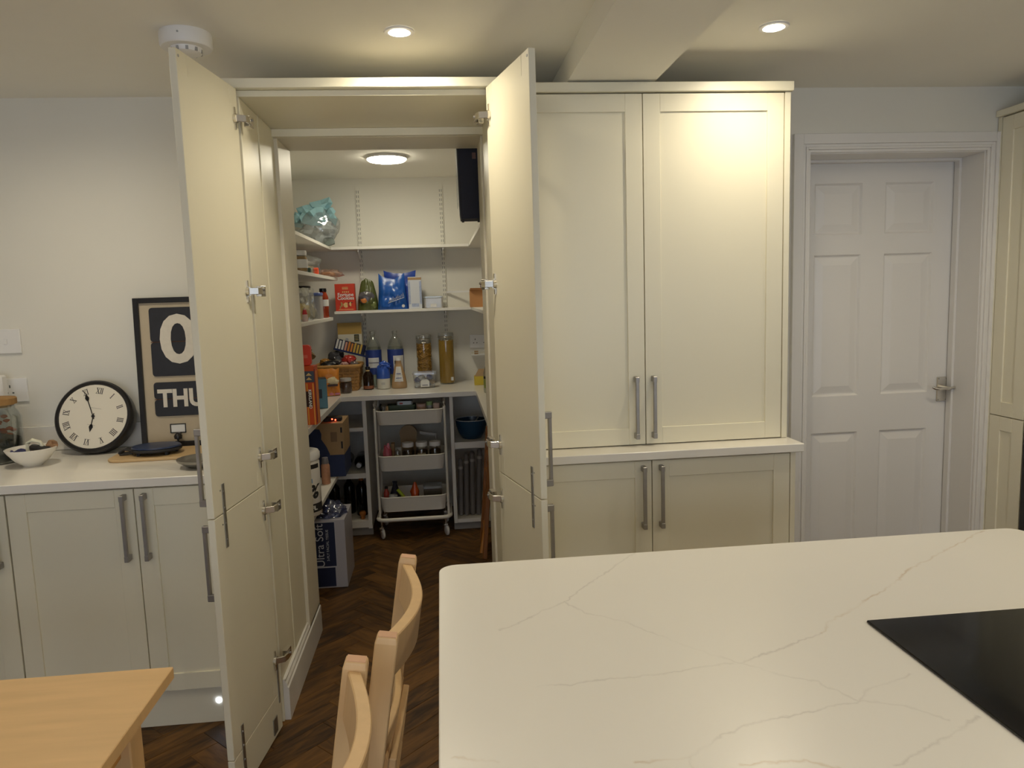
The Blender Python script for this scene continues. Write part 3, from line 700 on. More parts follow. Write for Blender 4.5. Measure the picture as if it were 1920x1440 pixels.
def upright(x, label):
    t = thing('shelf_upright', label, 'shelf rail', (x, PB-.0005, .96))
    MB().box(-.0125, .0125, -.012, 0, 0, 1.235).build('rail', PWALL, t)
    s = MB(); z = .03
    while z < 1.215:
        s.box(-.0075, -.0045, -.0123, -.0118, z, z+.017); s.box(.0045, .0075, -.0123, -.0118, z, z+.017); z += .03
    stuff(s.build('slot_row', DARKSLOT, t))
upright(-.510, 'white slotted shelf rail behind the green snack bag'); upright(.037, 'white slotted shelf rail above the spaghetti jar')
def bracket(label, loc, rz, L=.36):
    b = MB().prism([(0, 0), (L, 0), (L, -.014), (.05, -.055), (0, -.06)], -.004, .004)
    me = b.mesh('shelf_bracket', bevel=.001); me.transform(Matrix.Rotation(PI/2, 4, 'X'))
    o = put('shelf_bracket', me, WHITEP, None, loc, (0, 0, rz)); return tag(o, label, 'bracket')
for zz, w_ in ((1.7845, 'topmost back shelf'), (1.3725, 'back shelf of snack bags')):
    bracket(f'white bracket under the {w_} near the cookie box side', (-.510, PB-.013, zz), -PI/2, .155)
    bracket(f'white bracket under the {w_} near the paper box side', (.037, PB-.013, zz), -PI/2, .155)
for zz, w_ in ((1.7845, 'topmost side shelf'), (1.5845, 'side shelf of nuts'), (1.3445, 'side shelf of sauces')):
    bracket(f'white bracket under the {w_}', (PL+.001, 3.95, zz), 0, .42)
br_ = MB().box(-.004, .004, -.26, 0, -.012, 0)
tag(br_.build('spare_bracket', WHITEP, None, (.050, PB-.012, 1.50), (0,0,math.radians(62))), 'loose white bracket arm hanging from the slotted rail', 'bracket')
def cubby(label, xa, xb, panels, shelves, py):
    t = thing('shelf_unit', label, 'shelves')
    for a, b in panels: MB().box(a, b, 4.50, PB-.002, .05, .8565).build('side_panel', LAMIN, t, bevel=.001)
    for z0, z1, nm in shelves: MB().box(xa, xb, 4.505, PB-.015, z0, z1).build(nm, LAMIN, t, bevel=.001)
    MB().box(xa, xb, PB-.014, PB-.003, .05, .8565).build('back_panel', LAMIN, t)
    MB().box(panels[0][0], panels[-1][1], py, py+.016, .001, .0495).build('plinth', mat('grey_plinth', (.30,.28,.26), .5), t)
cubby('white open shelf unit of dark bottles under the pantry worktop', -.88, -.4985, ((-.90,-.881),(-.498,-.474)), ((.662,.685,'shelf'),(.368,.40,'shelf'),(.055,.10,'bottom_board')), 4.53)
cubby('white open shelf unit with the blue pot under the pantry worktop', .0545, .46, ((.032,.054),(.4605,.48)), ((.522,.563,'shelf'),(.05,.073,'bottom_board')), 4.53)
plate('wall_socket', 'white double socket on the pantry wall above the yellow box', 'socket', .194, .340, 1.107, 1.197, PB-.0005, 'double')
rk = thing('wall_rack', 'thin white wall rack under the pantry socket', 'rack', (.28, PB-.001, 1.06))
MB().box(-.08, .09, -.07, 0, 0, .006).build('rack_shelf', WHITEP, rk); MB().tube([(-.08,-.07,.02),(.09,-.07,.02)], .002, 6).build('rail', CHROME, rk)
loose('wood_block', 'tiny brown wooden block on the thin wall rack', 'block', MB().box(-.013,.013,-.012,.012,0,.022), CARD, (.235, 5.03, 1.0665), smooth=None)

# ------------------------------------------------------------------ trolley
TX0, TX1, TY0, TY1 = -.412, -.008, 4.42, 4.70
tr = thing('utility_trolley', 'cream three-tier metal trolley on castors under the pantry worktop', 'trolley')
TROL = mat('cream_powder_coat', (.82,.78,.69), .4)
def tray(z0, z1):
    o0 = rrect(TX0+.012, TX1-.012, TY0+.012, TY1-.012, .035); o1 = rrect(TX0, TX1, TY0, TY1, .045); i1 = rrect(TX0+.004, TX1-.004, TY0+.004, TY1-.004, .041); i0 = rrect(TX0+.016, TX1-.016, TY0+.016, TY1-.016, .031)
    g = MB().loft([[(x,y,z0) for x,y in o0], [(x,y,z1) for x,y in o1], [(x,y,z1) for x,y in i1], [(x,y,z0+.004) for x,y in i0]])
    o = g.build('tray', TROL, tr, smooth=35)
    MB().tube([(x, y, z1) for x, y in rrect(TX0+.002, TX1-.002, TY0+.002, TY1-.002, .043)], .0045, 8, True).build('tray_rim', TROL, o, smooth=60)
for z0, z1 in ((.704,.788),(.420,.511),(.166,.256)): tray(z0, z1)
for x in (TX0-.008, TX1+.008):
    MB().tube([(x,TY0+.03,.128),(x,TY0+.03,.80),(x,TY0+.04,.826),(x,TY0+.06,.832),(x,TY1-.06,.832),(x,TY1-.04,.826),(x,TY1-.03,.80),(x,TY1-.03,.128)], .008, 10).build('side_frame', TROL, tr, smooth=60)
MB().tube([(x, y, .122) for x, y in rrect(TX0-.02, TX1+.02, TY0-.012, TY1+.012, .05, 6)], .012, 10, True).build('base_rail', TROL, tr, smooth=60)
for x in (TX0+.002, TX1-.012):
    for y in (TY0+.0, TY1+.0):
        c = MB().cyl((x,y,.075),(x,y,.115),.006).box(x-.012,x+.012,y-.008,y+.012,.066,.076).build('castor_stem', CHROME, tr, smooth=40)
        MB().lathe([(.001,-.009),(.026,-.009),(.0325,-.005),(.0325,.005),(.026,.009),(.001,.009)], 22).build('castor_wheel', WHITEP, c, (x+.004, y+.008, .0335), (0, PI/2, .35), smooth=40)
# ------------------------------------------------------------------ pantry goods: builders
def carton(name, label, cat, c, size, m, rz=0, flaps=None):
    """box with its base centre at c; returns the thing, its half sizes"""
    t = thing(name, label, cat, c, (0, 0, math.radians(rz))); w, d, h = size[0]/2, size[1]/2, size[2]
    MB().box(-w, w, -d, d, 0, h).build('box_body', m, t, bevel=.0015)
    return t, w, d, h
def front(t, d, x0, x1, z0, z1, m, nm='printed_panel', lift=.0006): return MB().box(x0, x1, -d-lift, -d+.0002, z0, z1).build(nm, m, t)
def sidep(t, w, y0, y1, z0, z1, m, nm='printed_panel', s=1, lift=.0006): return MB().box(min(s*w, s*(w+lift)), max(s*w, s*(w+lift)), y0, y1, z0, z1).build(nm, m, t)
def words(t, txt, size, loc, m, rot=(PI/2,0,0), sx=1, **k):
    me = text_mesh(txt, size, .0003, sx, **k); return put('lettering', me, m, t, loc, rot)
def pillow(w, h, th, seed=0, n=18, taper=.0, ear=.0, amp=.45):
    """a filled snack bag standing on its base: front and back skins closed by flat seals"""
    b = MB(); F = []; B = []
    for j in range(n+1):
        v = j/n
        for i in range(n+1):
            u = -1 + 2*i/n
            k = (1-u**4)**.6 * min(1, (1-v)/.30)**.8 * (.55 + .45*math.sin(PI*min(1, (v+.22)/.9)))
            nz_ = noise.noise(Vector((u*2.2+seed, v*4.1, seed*3.7)))*amp + .5*amp*noise.noise(Vector((u*6+seed, v*9, seed)))
            x = u*w/2*(1-.08*math.sin(PI*v)-taper*max(0, v-.3)**1.5) ; z = v*h + max(0, v-.55)*h*(ear*(u*u-.4) + .12*noise.noise(Vector((u*2.3, 9.1, seed))))
            F.append((x, -th/2*k*(1+nz_), z)); B.append((x, th/2*k*(1-nz_), z))
    m = n+1
    fs = [(j*m+i, j*m+i+1, (j+1)*m+i+1, (j+1)*m+i) for j in range(n) for i in range(n)]
    b.add(F, fs); b.add(B, [tuple(reversed(f)) for f in fs])
    e = [j*m for j in range(m)] ; o = m*m
    b.add(F+B, [(i, o+i, o+i+1, i+1) for i in range(n)] + [(n*m+i, n*m+i+1, o+n*m+i+1, o+n*m+i) for i in range(n)])
    return b
def snack(name, label, c, w, h, th, m, rz=0, lean=0, seed=1, taper=0, ear=0):
    t = thing(name, label, 'bag', c, (math.radians(lean), 0, math.radians(rz)))
    pillow(w, h, th, seed, taper=taper, ear=ear).build('bag_skin', m, t, smooth=50); return t
def jar(name, label, cat, c, r, h, lidm, fill=None, fillh=.8, lid_h=.02, group=None, gm=None):
    t = thing(name, label, cat, c, group=group)
    MB().lathe([(r*.9,0),(r,.004),(r,h*.86),(r*.86,h*.95),(r*.86,h)], 22).build('glass', gm or GLASS, t, smooth=50)
    MB().lathe([(.001,h-lid_h*.2),(r*.92,h-lid_h*.2),(r*.94,h+lid_h*.7),(r*.9,h+lid_h),(r*.001,h+lid_h)], 22).build('lid', lidm, t, smooth=40)
    if fill: MB().lathe([(.001,.0065),(r*.84,.0065),(r*.93,.012),(r*.93,h*fillh-.006),(r*.8,h*fillh),(.001,h*fillh)], 20).build('contents', fill, t, smooth=50)
    return t
glossy_bag = lambda n, c, v=.15: mat(n, c, .28, var=v, vscale=14, spec=.6, bump=.25, bscale=45)

# ------------------------------------------------------------------ top shelves
tg = thing('tissue_bag', 'clear plastic bag stuffed with pale blue tissue on the topmost shelf', 'bag', (-.757, 4.88, 1.804)); tg.scale = (1.05,)*3
BLUEP = mat('pale_blue_tissue', (.30,.52,.58), .85, var=.2, vscale=10)
MB().blob((0,0,.118), (.132,.12,.118), 4, .16, 2.4, 4, flat=.002).build('plastic_skin', FILM, tg, smooth=80)
MB().blob((0,.01,.10), (.105,.09,.09), 4, .5, 2.8, 14, flat=.01).build('white_tissue', mat('white_tissue', (.55,.58,.58), .9, var=.15, vscale=10), tg, smooth=20)
for k, (x, y, z, r) in enumerate(((-.045,-.03,.20,.062),(.03,.0,.235,.058),(.0,-.06,.175,.062),(-.085,-.03,.165,.05),(.065,-.02,.19,.058),(.02,.05,.20,.06))):
    b_ = MB().blob((x,y,z), (r,r*.8,r*.72), 2, 1.0, 2.2, k+2); b_.build('tissue_sheet', BLUEP, tg, smooth=15)
MB().blob((.075,-.05,.03), (.03,.02,.028), 2, .6, 3, 9, flat=.002).build('grey_knot', mat('grey_film', (.20,.24,.22), .5), tg, smooth=40)
cb = thing('cool_bag', 'tall navy fabric bag hanging just inside the pantry doorway', 'bag', (.150, 3.285, 1.776))
NAVY = mat('navy_fabric', (.012,.014,.03), .75, bump=.3, bscale=300)
MB().loft([[(x*s, y, z) for x, y in rrect(-.046,.046,-.064,.064,.012,3)] for z, s in ((.014,.90),(.04,.97),(.33,1.04),(.362,.98),(.372,.86))]).build('bag_body', NAVY, cb, smooth=40)
MB().box(-.0535,-.0505,-.060,.060,.07,.355).build('clear_sleeve', FILM, cb)
MB().box(.014,.030,-.0665,-.0635,.262,.288).build('fabric_tag', mat('pinkish_tag', (.16,.09,.08), .7), cb)
for x in (-.034, .034): MB().box(x-.005,x+.005,-.055,-.035,.0,.022).build('foot', BLACKM, cb)
MB().tube([(-.03,0,.368),(-.022,-.02,.40),(0,-.055,.425),(.022,-.02,.40),(.03,0,.368)], .005, 8).build('carry_strap', BLACKM, cb, smooth=50)
MB().tube([(0,-.0865,.435),(0,-.055,.432),(0,-.050,.418),(0,-.058,.410)], .004, 8).build('hook', CHROME, cb, smooth=50)

# side shelf of nuts
nj = jar('nut_jar', 'glass jar of pale nuts with white label on the side shelf', 'jar', (-.678, 3.76, 1.604), .038, .085, WHITEP, mat('nuts', (.50,.30,.12), .7, var=.5, vscale=60), .9)
MB().lathe([(.0385,.02),(.0390,.02),(.0390,.062),(.0385,.062)], 20).build('paper_label', PAPERW, nj, smooth=50)
loose('dark_green_tin', 'small dark green tin between the nut jar and orange-capped bottle', 'tin', MB().prism(rrect(-.03,.03,-.02,.02,.006), 0, .032), mat('dark_green', (.015,.05,.03), .4), (-.70, 4.02, 1.604), smooth=None, bevel=.002)
oc = thing('capped_bottle', 'small bottle with bright orange cap lying on the side shelf', 'bottle', (-.672, 4.24, 1.6045))
MB().cyl((-.02,0,.022),(-.10,-.05,.022),.021).build('bottle_body', PET, oc, smooth=50); MB().cyl((.006,0,.022),(-.02,0,.022),.0195).build('orange_cap', mat('orange_plastic', (.85,.10,.03), .4), oc, smooth=40)
bb = thing('biscuit_bag', 'crumpled clear bag of biscuits on the side shelf', 'bag', (-.775, 4.46, 1.604))
MB().blob((0,0,.062), (.095,.16,.070), 3, .35, 2.2, 11, flat=.001).build('film', FILM, bb, smooth=60)
MB().blob((-.01,-.02,.035), (.06,.13,.032), 3, .5, 4, 13, flat=.004).build('biscuits', mat('biscuit', (.48,.36,.20), .8, var=.3, vscale=30), bb, smooth=40)
eb = thing('pastry_bag', 'pale pink see-through bag of pastries hanging over the shelf end', 'bag', (-.70, 4.70, 1.604))
MB().blob((.02,.03,.022), (.085,.10,.030), 3, .45, 2.4, 21, flat=.001).build('film', clear('pink_film', (.95,.82,.78), .25, .15, haze=.25, hcol=(.75,.5,.4)), eb, smooth=60)
MB().blob((.01,.02,.018), (.05,.06,.018), 3, .3, 3, 23, flat=.003).build('pastry', mat('pastry', (.55,.36,.18), .7, var=.3, vscale=25), eb, smooth=50)

# side shelf of sauces
cj = jar('biscuit_jar', 'large clear jar with black lid behind the red sauce bottle', 'jar', (-.80, 4.28, 1.364), .085, .165, BLACK, None, lid_h=.018)
MB().lathe([(.001,.006),(.075,.006),(.076,.03),(.001,.04)], 18).build('crumbs', mat('brown_crumbs', (.25,.15,.07), .8, var=.4, vscale=40), cj, smooth=50)
sb = thing('sauce_bottle', 'red sauce bottle with white label and black cap', 'bottle', (-.668, 4.37, 1.364))
MB().lathe([(.026,0),(.029,.005),(.029,.118),(.020,.140),(.018,.150),(.001,.150)], 20).build('bottle_body', mat('chilli_sauce', (.32,.04,.012), .18, var=.35, vscale=40), sb, smooth=50)
MB().lathe([(.001,.150),(.021,.150),(.020,.168),(.001,.169)], 18).build('cap', BLACK, sb, smooth=40)
MB().lathe([(.0292,.066),(.0296,.066),(.0296,.104),(.0292,.104)], 20).build('paper_label', PAPERW, sb, smooth=50)
cx_ = thing('plastic_tub', 'cloudy plastic tub with blue lid on the side shelf', 'tub', (-.70, 4.16, 1.364))
MB().prism(rrect(-.055,.055,-.05,.05,.015), 0, .125).build('tub_body', mat('cloudy_plastic', (.42,.40,.38), .4), cx_, bevel=.003); MB().prism(rrect(-.058,.058,-.053,.053,.016), .1255, .142).build('lid', mat('blue_lid', (.13,.18,.45), .4), cx_, bevel=.003)
for k, (x, y, nm, lb, mm_) in enumerate(((-.682, 3.80, 'pasta_bag', 'clear bag of yellow pasta shapes on the side shelf', mat('pasta_yellow', (.62,.43,.09), .6, var=.4, vscale=50)), (-.686, 3.97, 'noodle_bag', 'clear bag of pale noodles on the side shelf', mat('noodle_pale', (.60,.52,.36), .6, var=.3, vscale=40)))):
    t = thing(nm, lb, 'bag', (x, y, 1.3645), (0,0,math.radians(68)))
    pillow(.12, .165, .06, 31+k).build('film', FILM, t, smooth=60); MB().blob((0,0,.042), (.052,.022,.043), 3, .25, 5, 3+k, flat=.003).build('pasta', mm_, t, smooth=40)
tt = thing('paste_tube', 'red and white paste tube standing at the shelf front', 'tube', (-.648, 3.64, 1.364))
MB().lathe([(.001,0),(.014,0),(.0145,.012),(.0135,.02),(.013,.03),(.004,.066),(.001,.066)], 14, sy=.8).build('tube_body', mat('pale_print', (.70,.52,.46), .4, var=.25, vscale=60), tt, smooth=50)
MB().lathe([(.0118,.034),(.0124,.034),(.0075,.056),(.0070,.056)], 14, sy=.8).build('red_band', mat('red_print', (.65,.05,.06), .4), tt, smooth=50)
bp2 = thing('paper_sack', 'small brown paper sack behind the pasta bags', 'bag', (-.86, 3.80, 1.364)); pillow(.13, .20, .08, 41).build('sack', CARD, bp2, rot=(0,0,1.2), smooth=40)

# ------------------------------------------------------------------ back shelf of snacks, z = 1.400
S2 = 1.3915
t, w, d, h = carton('cookie_box', 'red cookie box with white lettering on the back shelf', 'box', (-.613, 4.955, S2), (.127, .06, .176), mat('cookie_red', (.62,.045,.012), .45), 0)
words(t, 'Fortune', .032, (.004, -d-.0008, .105), PAPERW, bold=.0006); words(t, 'Cookies', .032, (.004, -d-.0008, .083), PAPERW, bold=.0006)
GOLD = mat('cookie_print', (.72,.50,.20), .6, var=.3, vscale=60)
for x, z, r in ((-.028,.042,.017),(.004,.038,.018),(.036,.044,.015),(-.036,.024,.011)): 
    MB().lathe([(.001,0),(r,0),(r,.0005),(.001,.0005)], 7).build('cookie_picture', GOLD, t, (x, -d-.0003, z), (PI/2, 0, x*20))
front(t, d, .018, .046, .050, .055, BLACKM); front(t, d, -.045, .05, .008, .0115, GOLD)
for x in (-.016, -.004, .008, .020): front(t, d, x, x+.007, .118, .128, GOLD)
for z in (.140,.146,.152): front(t, d, -.016, .022, z, z+.003, GOLD)
t = snack('snack_bag', 'olive green foil snack bag beside the red cookie box', (-.470, 4.965, S2), .136, .197, .075, glossy_bag('olive_foil', (.085,.10,.025)), 6, 0, 2, .75, -.2)
MB().blob((-.008,-.031,.080), (.050,.010,.042), 3, .3, 3, 5).build('foil_print', glossy_bag('silver_black_foil', (.11,.10,.11), .8), t, smooth=50); MB().blob((-.026,-.040,.062), (.02,.005,.016), 2, .3, 3, 6).build('food_picture', mat('orange_food', (.55,.18,.03), .5, var=.4, vscale=50), t, smooth=50)
MB().blob((.034,-.034,.034), (.022,.010,.024), 2, .3, 3, 8).build('green_print', glossy_bag('lime_foil', (.16,.19,.05)), t, smooth=50)
BLUEF = glossy_bag('blue_foil', (.012,.10,.42))
t = snack('snack_bag', 'bright blue crisp bag standing in front of another blue bag', (-.308, 4.945, S2), .196, .215, .085, BLUEF, 4, 2, 3, .25, .35)
wv = MB()
for k in range(9):
    x = -.03 + k*.011; z = .055 + k*.0042; wv.tube([(x,0,z),(x+.006,0,z+.014+(k%3)*.006),(x+.010,0,z-.002)], .0018, 5)
wv.tube([(-.035,0,.048),(.07,0,.082)], .0016, 5); wv.build('white_script', PAPERW, t, (.005,-.052,-.004), smooth=60)
MB().lathe([(.001,0),(.010,0),(.010,.001),(.001,.001)], 16).build('round_mark', PAPERW, t, (.068,-.034,.022), (PI/2,0,0))
snack('snack_bag', 'bright blue crisp bag standing behind the other blue bag', (-.258, 5.025, S2), .21, .245, .05, glossy_bag('royal_blue_foil', (.010,.055,.36)), -4, -2, 5, -.05, .15)
t, w, d, h = carton('cereal_carton', 'narrow white and pale blue carton with tan top', 'box', (-.160, 4.955, S2), (.087, .055, .208), mat('carton_white', (.66,.68,.72), .5), 3)
front(t, d, -w, w, h-.02, h-.004, CARD); front(t, d, -w, -w+.014, .03, h-.03, mat('carton_blue', (.40,.46,.62), .5, var=.3, vscale=80)); front(t, d, w-.014, w, .03, h-.03, _M['carton_blue']); front(t, d, -w+.02, w-.02, .012, .034, _M['carton_blue'])
sidep(t, w, -d, d, 0, h, mat('carton_dark', (.05,.05,.07), .5), 'dark_side')
t = thing('lidded_box', 'low see-through plastic box on the back shelf', 'box', (-.040, 4.965, S2))
MB().prism(rrect(-.062,.062,-.05,.05,.012), 0, .066).build('box_body', clear('milky_plastic', (.93,.93,.93), .08, .2, haze=.45, hcol=(.75,.72,.68)), t, bevel=.002); MB().prism(rrect(-.066,.066,-.054,.054,.014), .0665, .078).build('lid', FILMD, t, bevel=.002)
front(t, .05, -.02, .02, .006, .028, PAPERW)
t, w, d, h = carton('paper_box', 'small open brown paper box at the end of the shelf', 'box', (.262, 4.72, S2), (.13, .12, .105), mat('kraft_paper', (.50,.24,.09), .75, var=.08), -8)
MB().add([(-w,-d,h),(w,-d,h),(w-.012,-d-.022,h+.012),(-w+.008,-d-.022,h+.014),(-w,-d+.0015,h),(w,-d+.0015,h),(w-.012,-d-.0205,h+.013),(-w+.008,-d-.0205,h+.015)], [(0,1,2,3),(7,6,5,4),(0,4,5,1),(1,5,6,2),(2,6,7,3),(3,7,4,0)]).build('flap', _M['kraft_paper'], t)
me = MB().prism([(-.02,.03),(0,.055),(.02,.03),(0,.005)], 0, .0006).mesh('dark_mark'); me.transform(Matrix.Translation((.035,-d-.0001,.02)) @ Matrix.Rotation(PI/2,4,'X')); put('dark_mark', me, BLACKM, t)

# ------------------------------------------------------------------ worktop goods, back run
def water(label, x, y):
    t = thing('water_bottle', label, 'bottle', (x, y, PW+.0005))
    MB().lathe([(.038,0),(.050,.006),(.0525,.02),(.0525,.235),(.050,.262),(.036,.30),(.020,.325),(.0155,.332),(.0155,.348),(.001,.348)], 26).build('bottle_body', PET, t, smooth=50)
    MB().lathe([(.001,.348),(.0175,.348),(.0175,.366),(.001,.367)], 18).build('cap', mat('grey_cap', (.22,.22,.20), .4), t, smooth=40)
    MB().lathe([(.001,.01),(.0495,.01),(.0495,.232),(.045,.262),(.001,.262)], 22).build('water', clear('water', (.80,.84,.74), .02, .02, haze=.12, hcol=(.5,.5,.4)), t, smooth=50)
    lb = MB().lathe([(.0530,.085),(.0535,.085),(.0535,.245),(.0530,.245)], 26).build('blue_label', mat('label_blue', (.025,.055,.26), .45, var=.15, vscale=60), t, smooth=50)
    return t
def curved(t, r, a0, a1, z0, z1, m, nm='label_panel', n=8):
    b = MB(); P = []
    for rr in (r, r+.0006):
        for z in (z0, z1):
            P += [(rr*math.sin(a), -rr*math.cos(a), z) for a in [a0+(a1-a0)*i/n for i in range(n+1)]]
    k = n+1; fs = []
    for i in range(n): fs += [(2*k+i, 2*k+i+1, 3*k+i+1, 3*k+i), (i+1, i, k+i, k+i+1), (i, i+1, 2*k+i+1, 2*k+i), (k+i+1, k+i, 3*k+i, 3*k+i+1)]
    fs += [(0, 2*k, 3*k, k), (n, k+n, 3*k+n, 2*k+n)]
    return b.add(P, fs).build(nm, m, t, smooth=60)
wbt = water('large clear bottle with blue label beside the wicker basket', -.448, 4.90)
curved(wbt, .0538, -.6, .75, .13, .195, PAPERW); curved(wbt, .0546, -.55, .7, .160, .164, mat('navy_print', (.02,.025,.09), .5))
wb2 = water('large clear bottle with blue label and white picture panel', -.303, 4.885)
curved(wb2, .0538, -.25, 1.2, .095, .205, PAPERW); curved(wb2, .0546, -.1, .55, .15, .172, BLACKM, 'picture'); curved(wb2, .0546, .1, .45, .12, .148, mat('skin_print', (.42,.28,.2), .6), 'picture')
def clip_jar(name, label, x, y, fillm, h, seed, fusilli):
    t = thing(name, label, 'jar', (x, y, PW+.0005)); r = .051
    MB().lathe([(.046,0),(r,.005),(r,h),(r*.96,h+.008)], 26).build('glass', GLASS, t, smooth=50)
    MB().lathe([(.001,h+.009),(r*1.0,h+.009),(r*1.02,h+.018),(r*.96,h+.030),(.001,h+.032)], 24).build('glass_lid', clear('lid_glass', (.7,.72,.7), .2, .08, haze=.2), t, smooth=50)
    MB().tube([(r*1.05*math.cos(2*PI*i/24), r*1.05*math.sin(2*PI*i/24), h+.004) for i in range(24)], .0025, 6, True).build('wire_clip', CHROME, t, smooth=60)
    MB().tube([(-.012,-r*1.04,h+.004),(-.012,-r*1.12,h-.018),(.012,-r*1.12,h-.018),(.012,-r*1.04,h+.004)], .002, 6).build('clasp', CHROME, t, smooth=60)
    if fusilli:
        c = MB().lathe([(.001,.008),(r*.86,.008),(r*.86,h*.90),(.001,h*.92)], 16)
        for i in range(210):
            a = random.random()*6.28; z = random.uniform(.014, h*.90); rr = r*.86
            p = Vector((rr*math.cos(a), rr*math.sin(a), z)); tv_ = Vector((-math.sin(a), math.cos(a), random.uniform(-1.2,1.2))).normalized()*.011
            c.tube([p-tv_, p+tv_*.0+Vector((.002*math.cos(a), .002*math.sin(a), .001)), p+tv_], .0042, 5)
        stuff(c.build('pasta_spirals', fillm, t, smooth=50))
    else:
        c = MB(); c.lathe([(.001,.008),(r*.88,.008),(r*.88,h*.93),(.001,h*.93)], 16)
        for i in range(56):
            a = 2*PI*i/56; rr = r*.90; c.cyl((rr*math.cos(a), rr*math.sin(a), .009), (rr*math.cos(a+.15), rr*math.sin(a+.15), h*(.92+.03*random.random())), .0026, n=5)
        stuff(c.build('spaghetti', fillm, t, smooth=60))
    return t
clip_jar('pasta_jar', 'tall clip-top glass jar of pasta spirals', -.117, 4.93, mat('fusilli', (.52,.27,.045), .55, var=.3, vscale=60), .298, 1, True)
sj = clip_jar('spaghetti_jar', 'tall clip-top glass jar of spaghetti', .030, 4.90, mat('spaghetti', (.56,.33,.05), .5, var=.15, vscale=60), .308, 2, False)
MB().box(-.010,.012,-.0535,-.0525,.012,.035).build('sticker', PAPERW, sj, (.028,.012,.012))
t = thing('salt_pack', 'white salt pouch with twisted blue top', 'pack', (-.380, 4.765, PW+.0005))
MB().lathe([(.034,0),(.042,.004),(.043,.07),(.001,.072)], 20).build('pouch', mat('off_white_pack', (.68,.66,.58), .5), t, smooth=45)
MB().lathe([(.0435,.068),(.044,.07),(.0435,.125),(.036,.148),(.012,.163),(.001,.165)], 20).build('blue_top', glossy_bag('cobalt_wrap', (.03,.10,.48)), t, smooth=50)
MB().blob((.012,-.012,.150), (.036,.026,.026), 3, .9, 3, 4).build('twist', _M['cobalt_wrap'], t, smooth=50); front(t, .0435, -.012, .012, .03, .045, mat('grey_print', (.5,.49,.45), .6))
t = thing('dressing_bottle', 'squeezy bottle of tan dressing with white label', 'bottle', (-.281, 4.77, PW+.0005))
MB().lathe([(.044,0),(.050,.005),(.049,.03),(.040,.085),(.030,.125),(.022,.150),(.019,.165),(.018,.178),(.001,.178)], 22, sy=.75).build('bottle_body', mat('tan_dressing', (.50,.32,.16), .3), t, smooth=50)
MB().lathe([(.001,.178),(.020,.178),(.018,.196),(.001,.197)], 16).build('cap', WHITEP, t, smooth=40)
lb = MB().loft([[(x, -y, z) for x, y in ((-w_,yf_-.002),(w_,yf_-.002),(w_,yf_),(0,yf_+.006),(-w_,yf_))] for z, w_, yf_ in ((.045,.028,.033),(.09,.022,.026),(.14,.014,.0185))]).build('paper_label', PAPERW, t)
MB().box(-.018,.018,-.0415,-.0385,.066,.070).build('blue_line', _M['label_blue'], lb); MB().box(-.014,.014,-.0340,-.0310,.094,.098).build('blue_line', _M['label_blue'], lb)
t = thing('snack_tub', 'clear lidded tub of blue and white wrapped sweets', 'tub', (-.117, 4.745, PW+.0005))
MB().loft([[(x, y, z) for x, y in rrect(-.068*s,.068*s,-.045*s,.045*s,.014)] for z, s in ((0,.92),(.004,.95),(.086,1.08))]).build('tub_body', FILM, t, smooth=30)
MB().prism(rrect(-.077,.077,-.052,.052,.016), .0865, .1).build('lid', clear('lid_film', (.9,.92,.95), .3, .1, haze=.3, hcol=(.75,.78,.85)), t, bevel=.002)
for k, (x, z, c) in enumerate(((-.045,.05,'label_blue'),(-.02,.065,'white_print'),(.03,.065,'label_blue'),(.045,.035,'brown_cardboard'),(-.045,.02,'white_print'),(.0,.03,'brown_cardboard'),(.02,.03,'label_blue'))): MB().blob((x,-.008,z), (.022,.024,.018), 2, .4, 3, k).build('wrapped_sweet', _M[c], t, smooth=40)
pn = MB().prism([(-.026,.004),(.03,.004),(.03,.04),(.015,.055),(-.012,.055),(-.026,.04)], 0, .0008).mesh('paper_label'); pn.transform(Matrix.Translation((0,-.0492,.004)) @ Matrix.Rotation(PI/2-.08,4,'X')); po = put('paper_label', pn, PAPERW, t)
MB().box(-.016,.02,-.0525,-.0515,.018,.022).build('print_line', _M['navy_print'], po)
t = thing('soy_bottle', 'short dark sauce bottle beside the wicker basket', 'bottle', (-.477, 4.765, PW+.0005))
MB().lathe([(.026,0),(.033,.004),(.033,.088),(.024,.105),(.014,.118),(.013,.130),(.001,.130)], 20).build('bottle_body', mat('dark_brown_glass', (.02,.01,.006), .1), t, smooth=50)
MB().lathe([(.001,.130),(.015,.130),(.015,.146),(.001,.147)], 16).build('cap', BLACK, t, smooth=40); MB().lathe([(.0332,.006),(.0336,.006),(.0336,.026),(.0332,.026)], 20).build('brown_band', mat('brown_print', (.26,.09,.04), .5), t, smooth=50); curved(t, .0135, -1, 1, .118, .126, GOLD)
sj2 = jar('spice_jar', 'small clear jar of dark spice in front of the basket', 'jar', (-.602, 4.625, PW+.0005), .037, .078, mat('clear_cap', (.42,.41,.39), .3), mat('dark_spice', (.09,.05,.035), .8, var=.4, vscale=90), .85, .016)

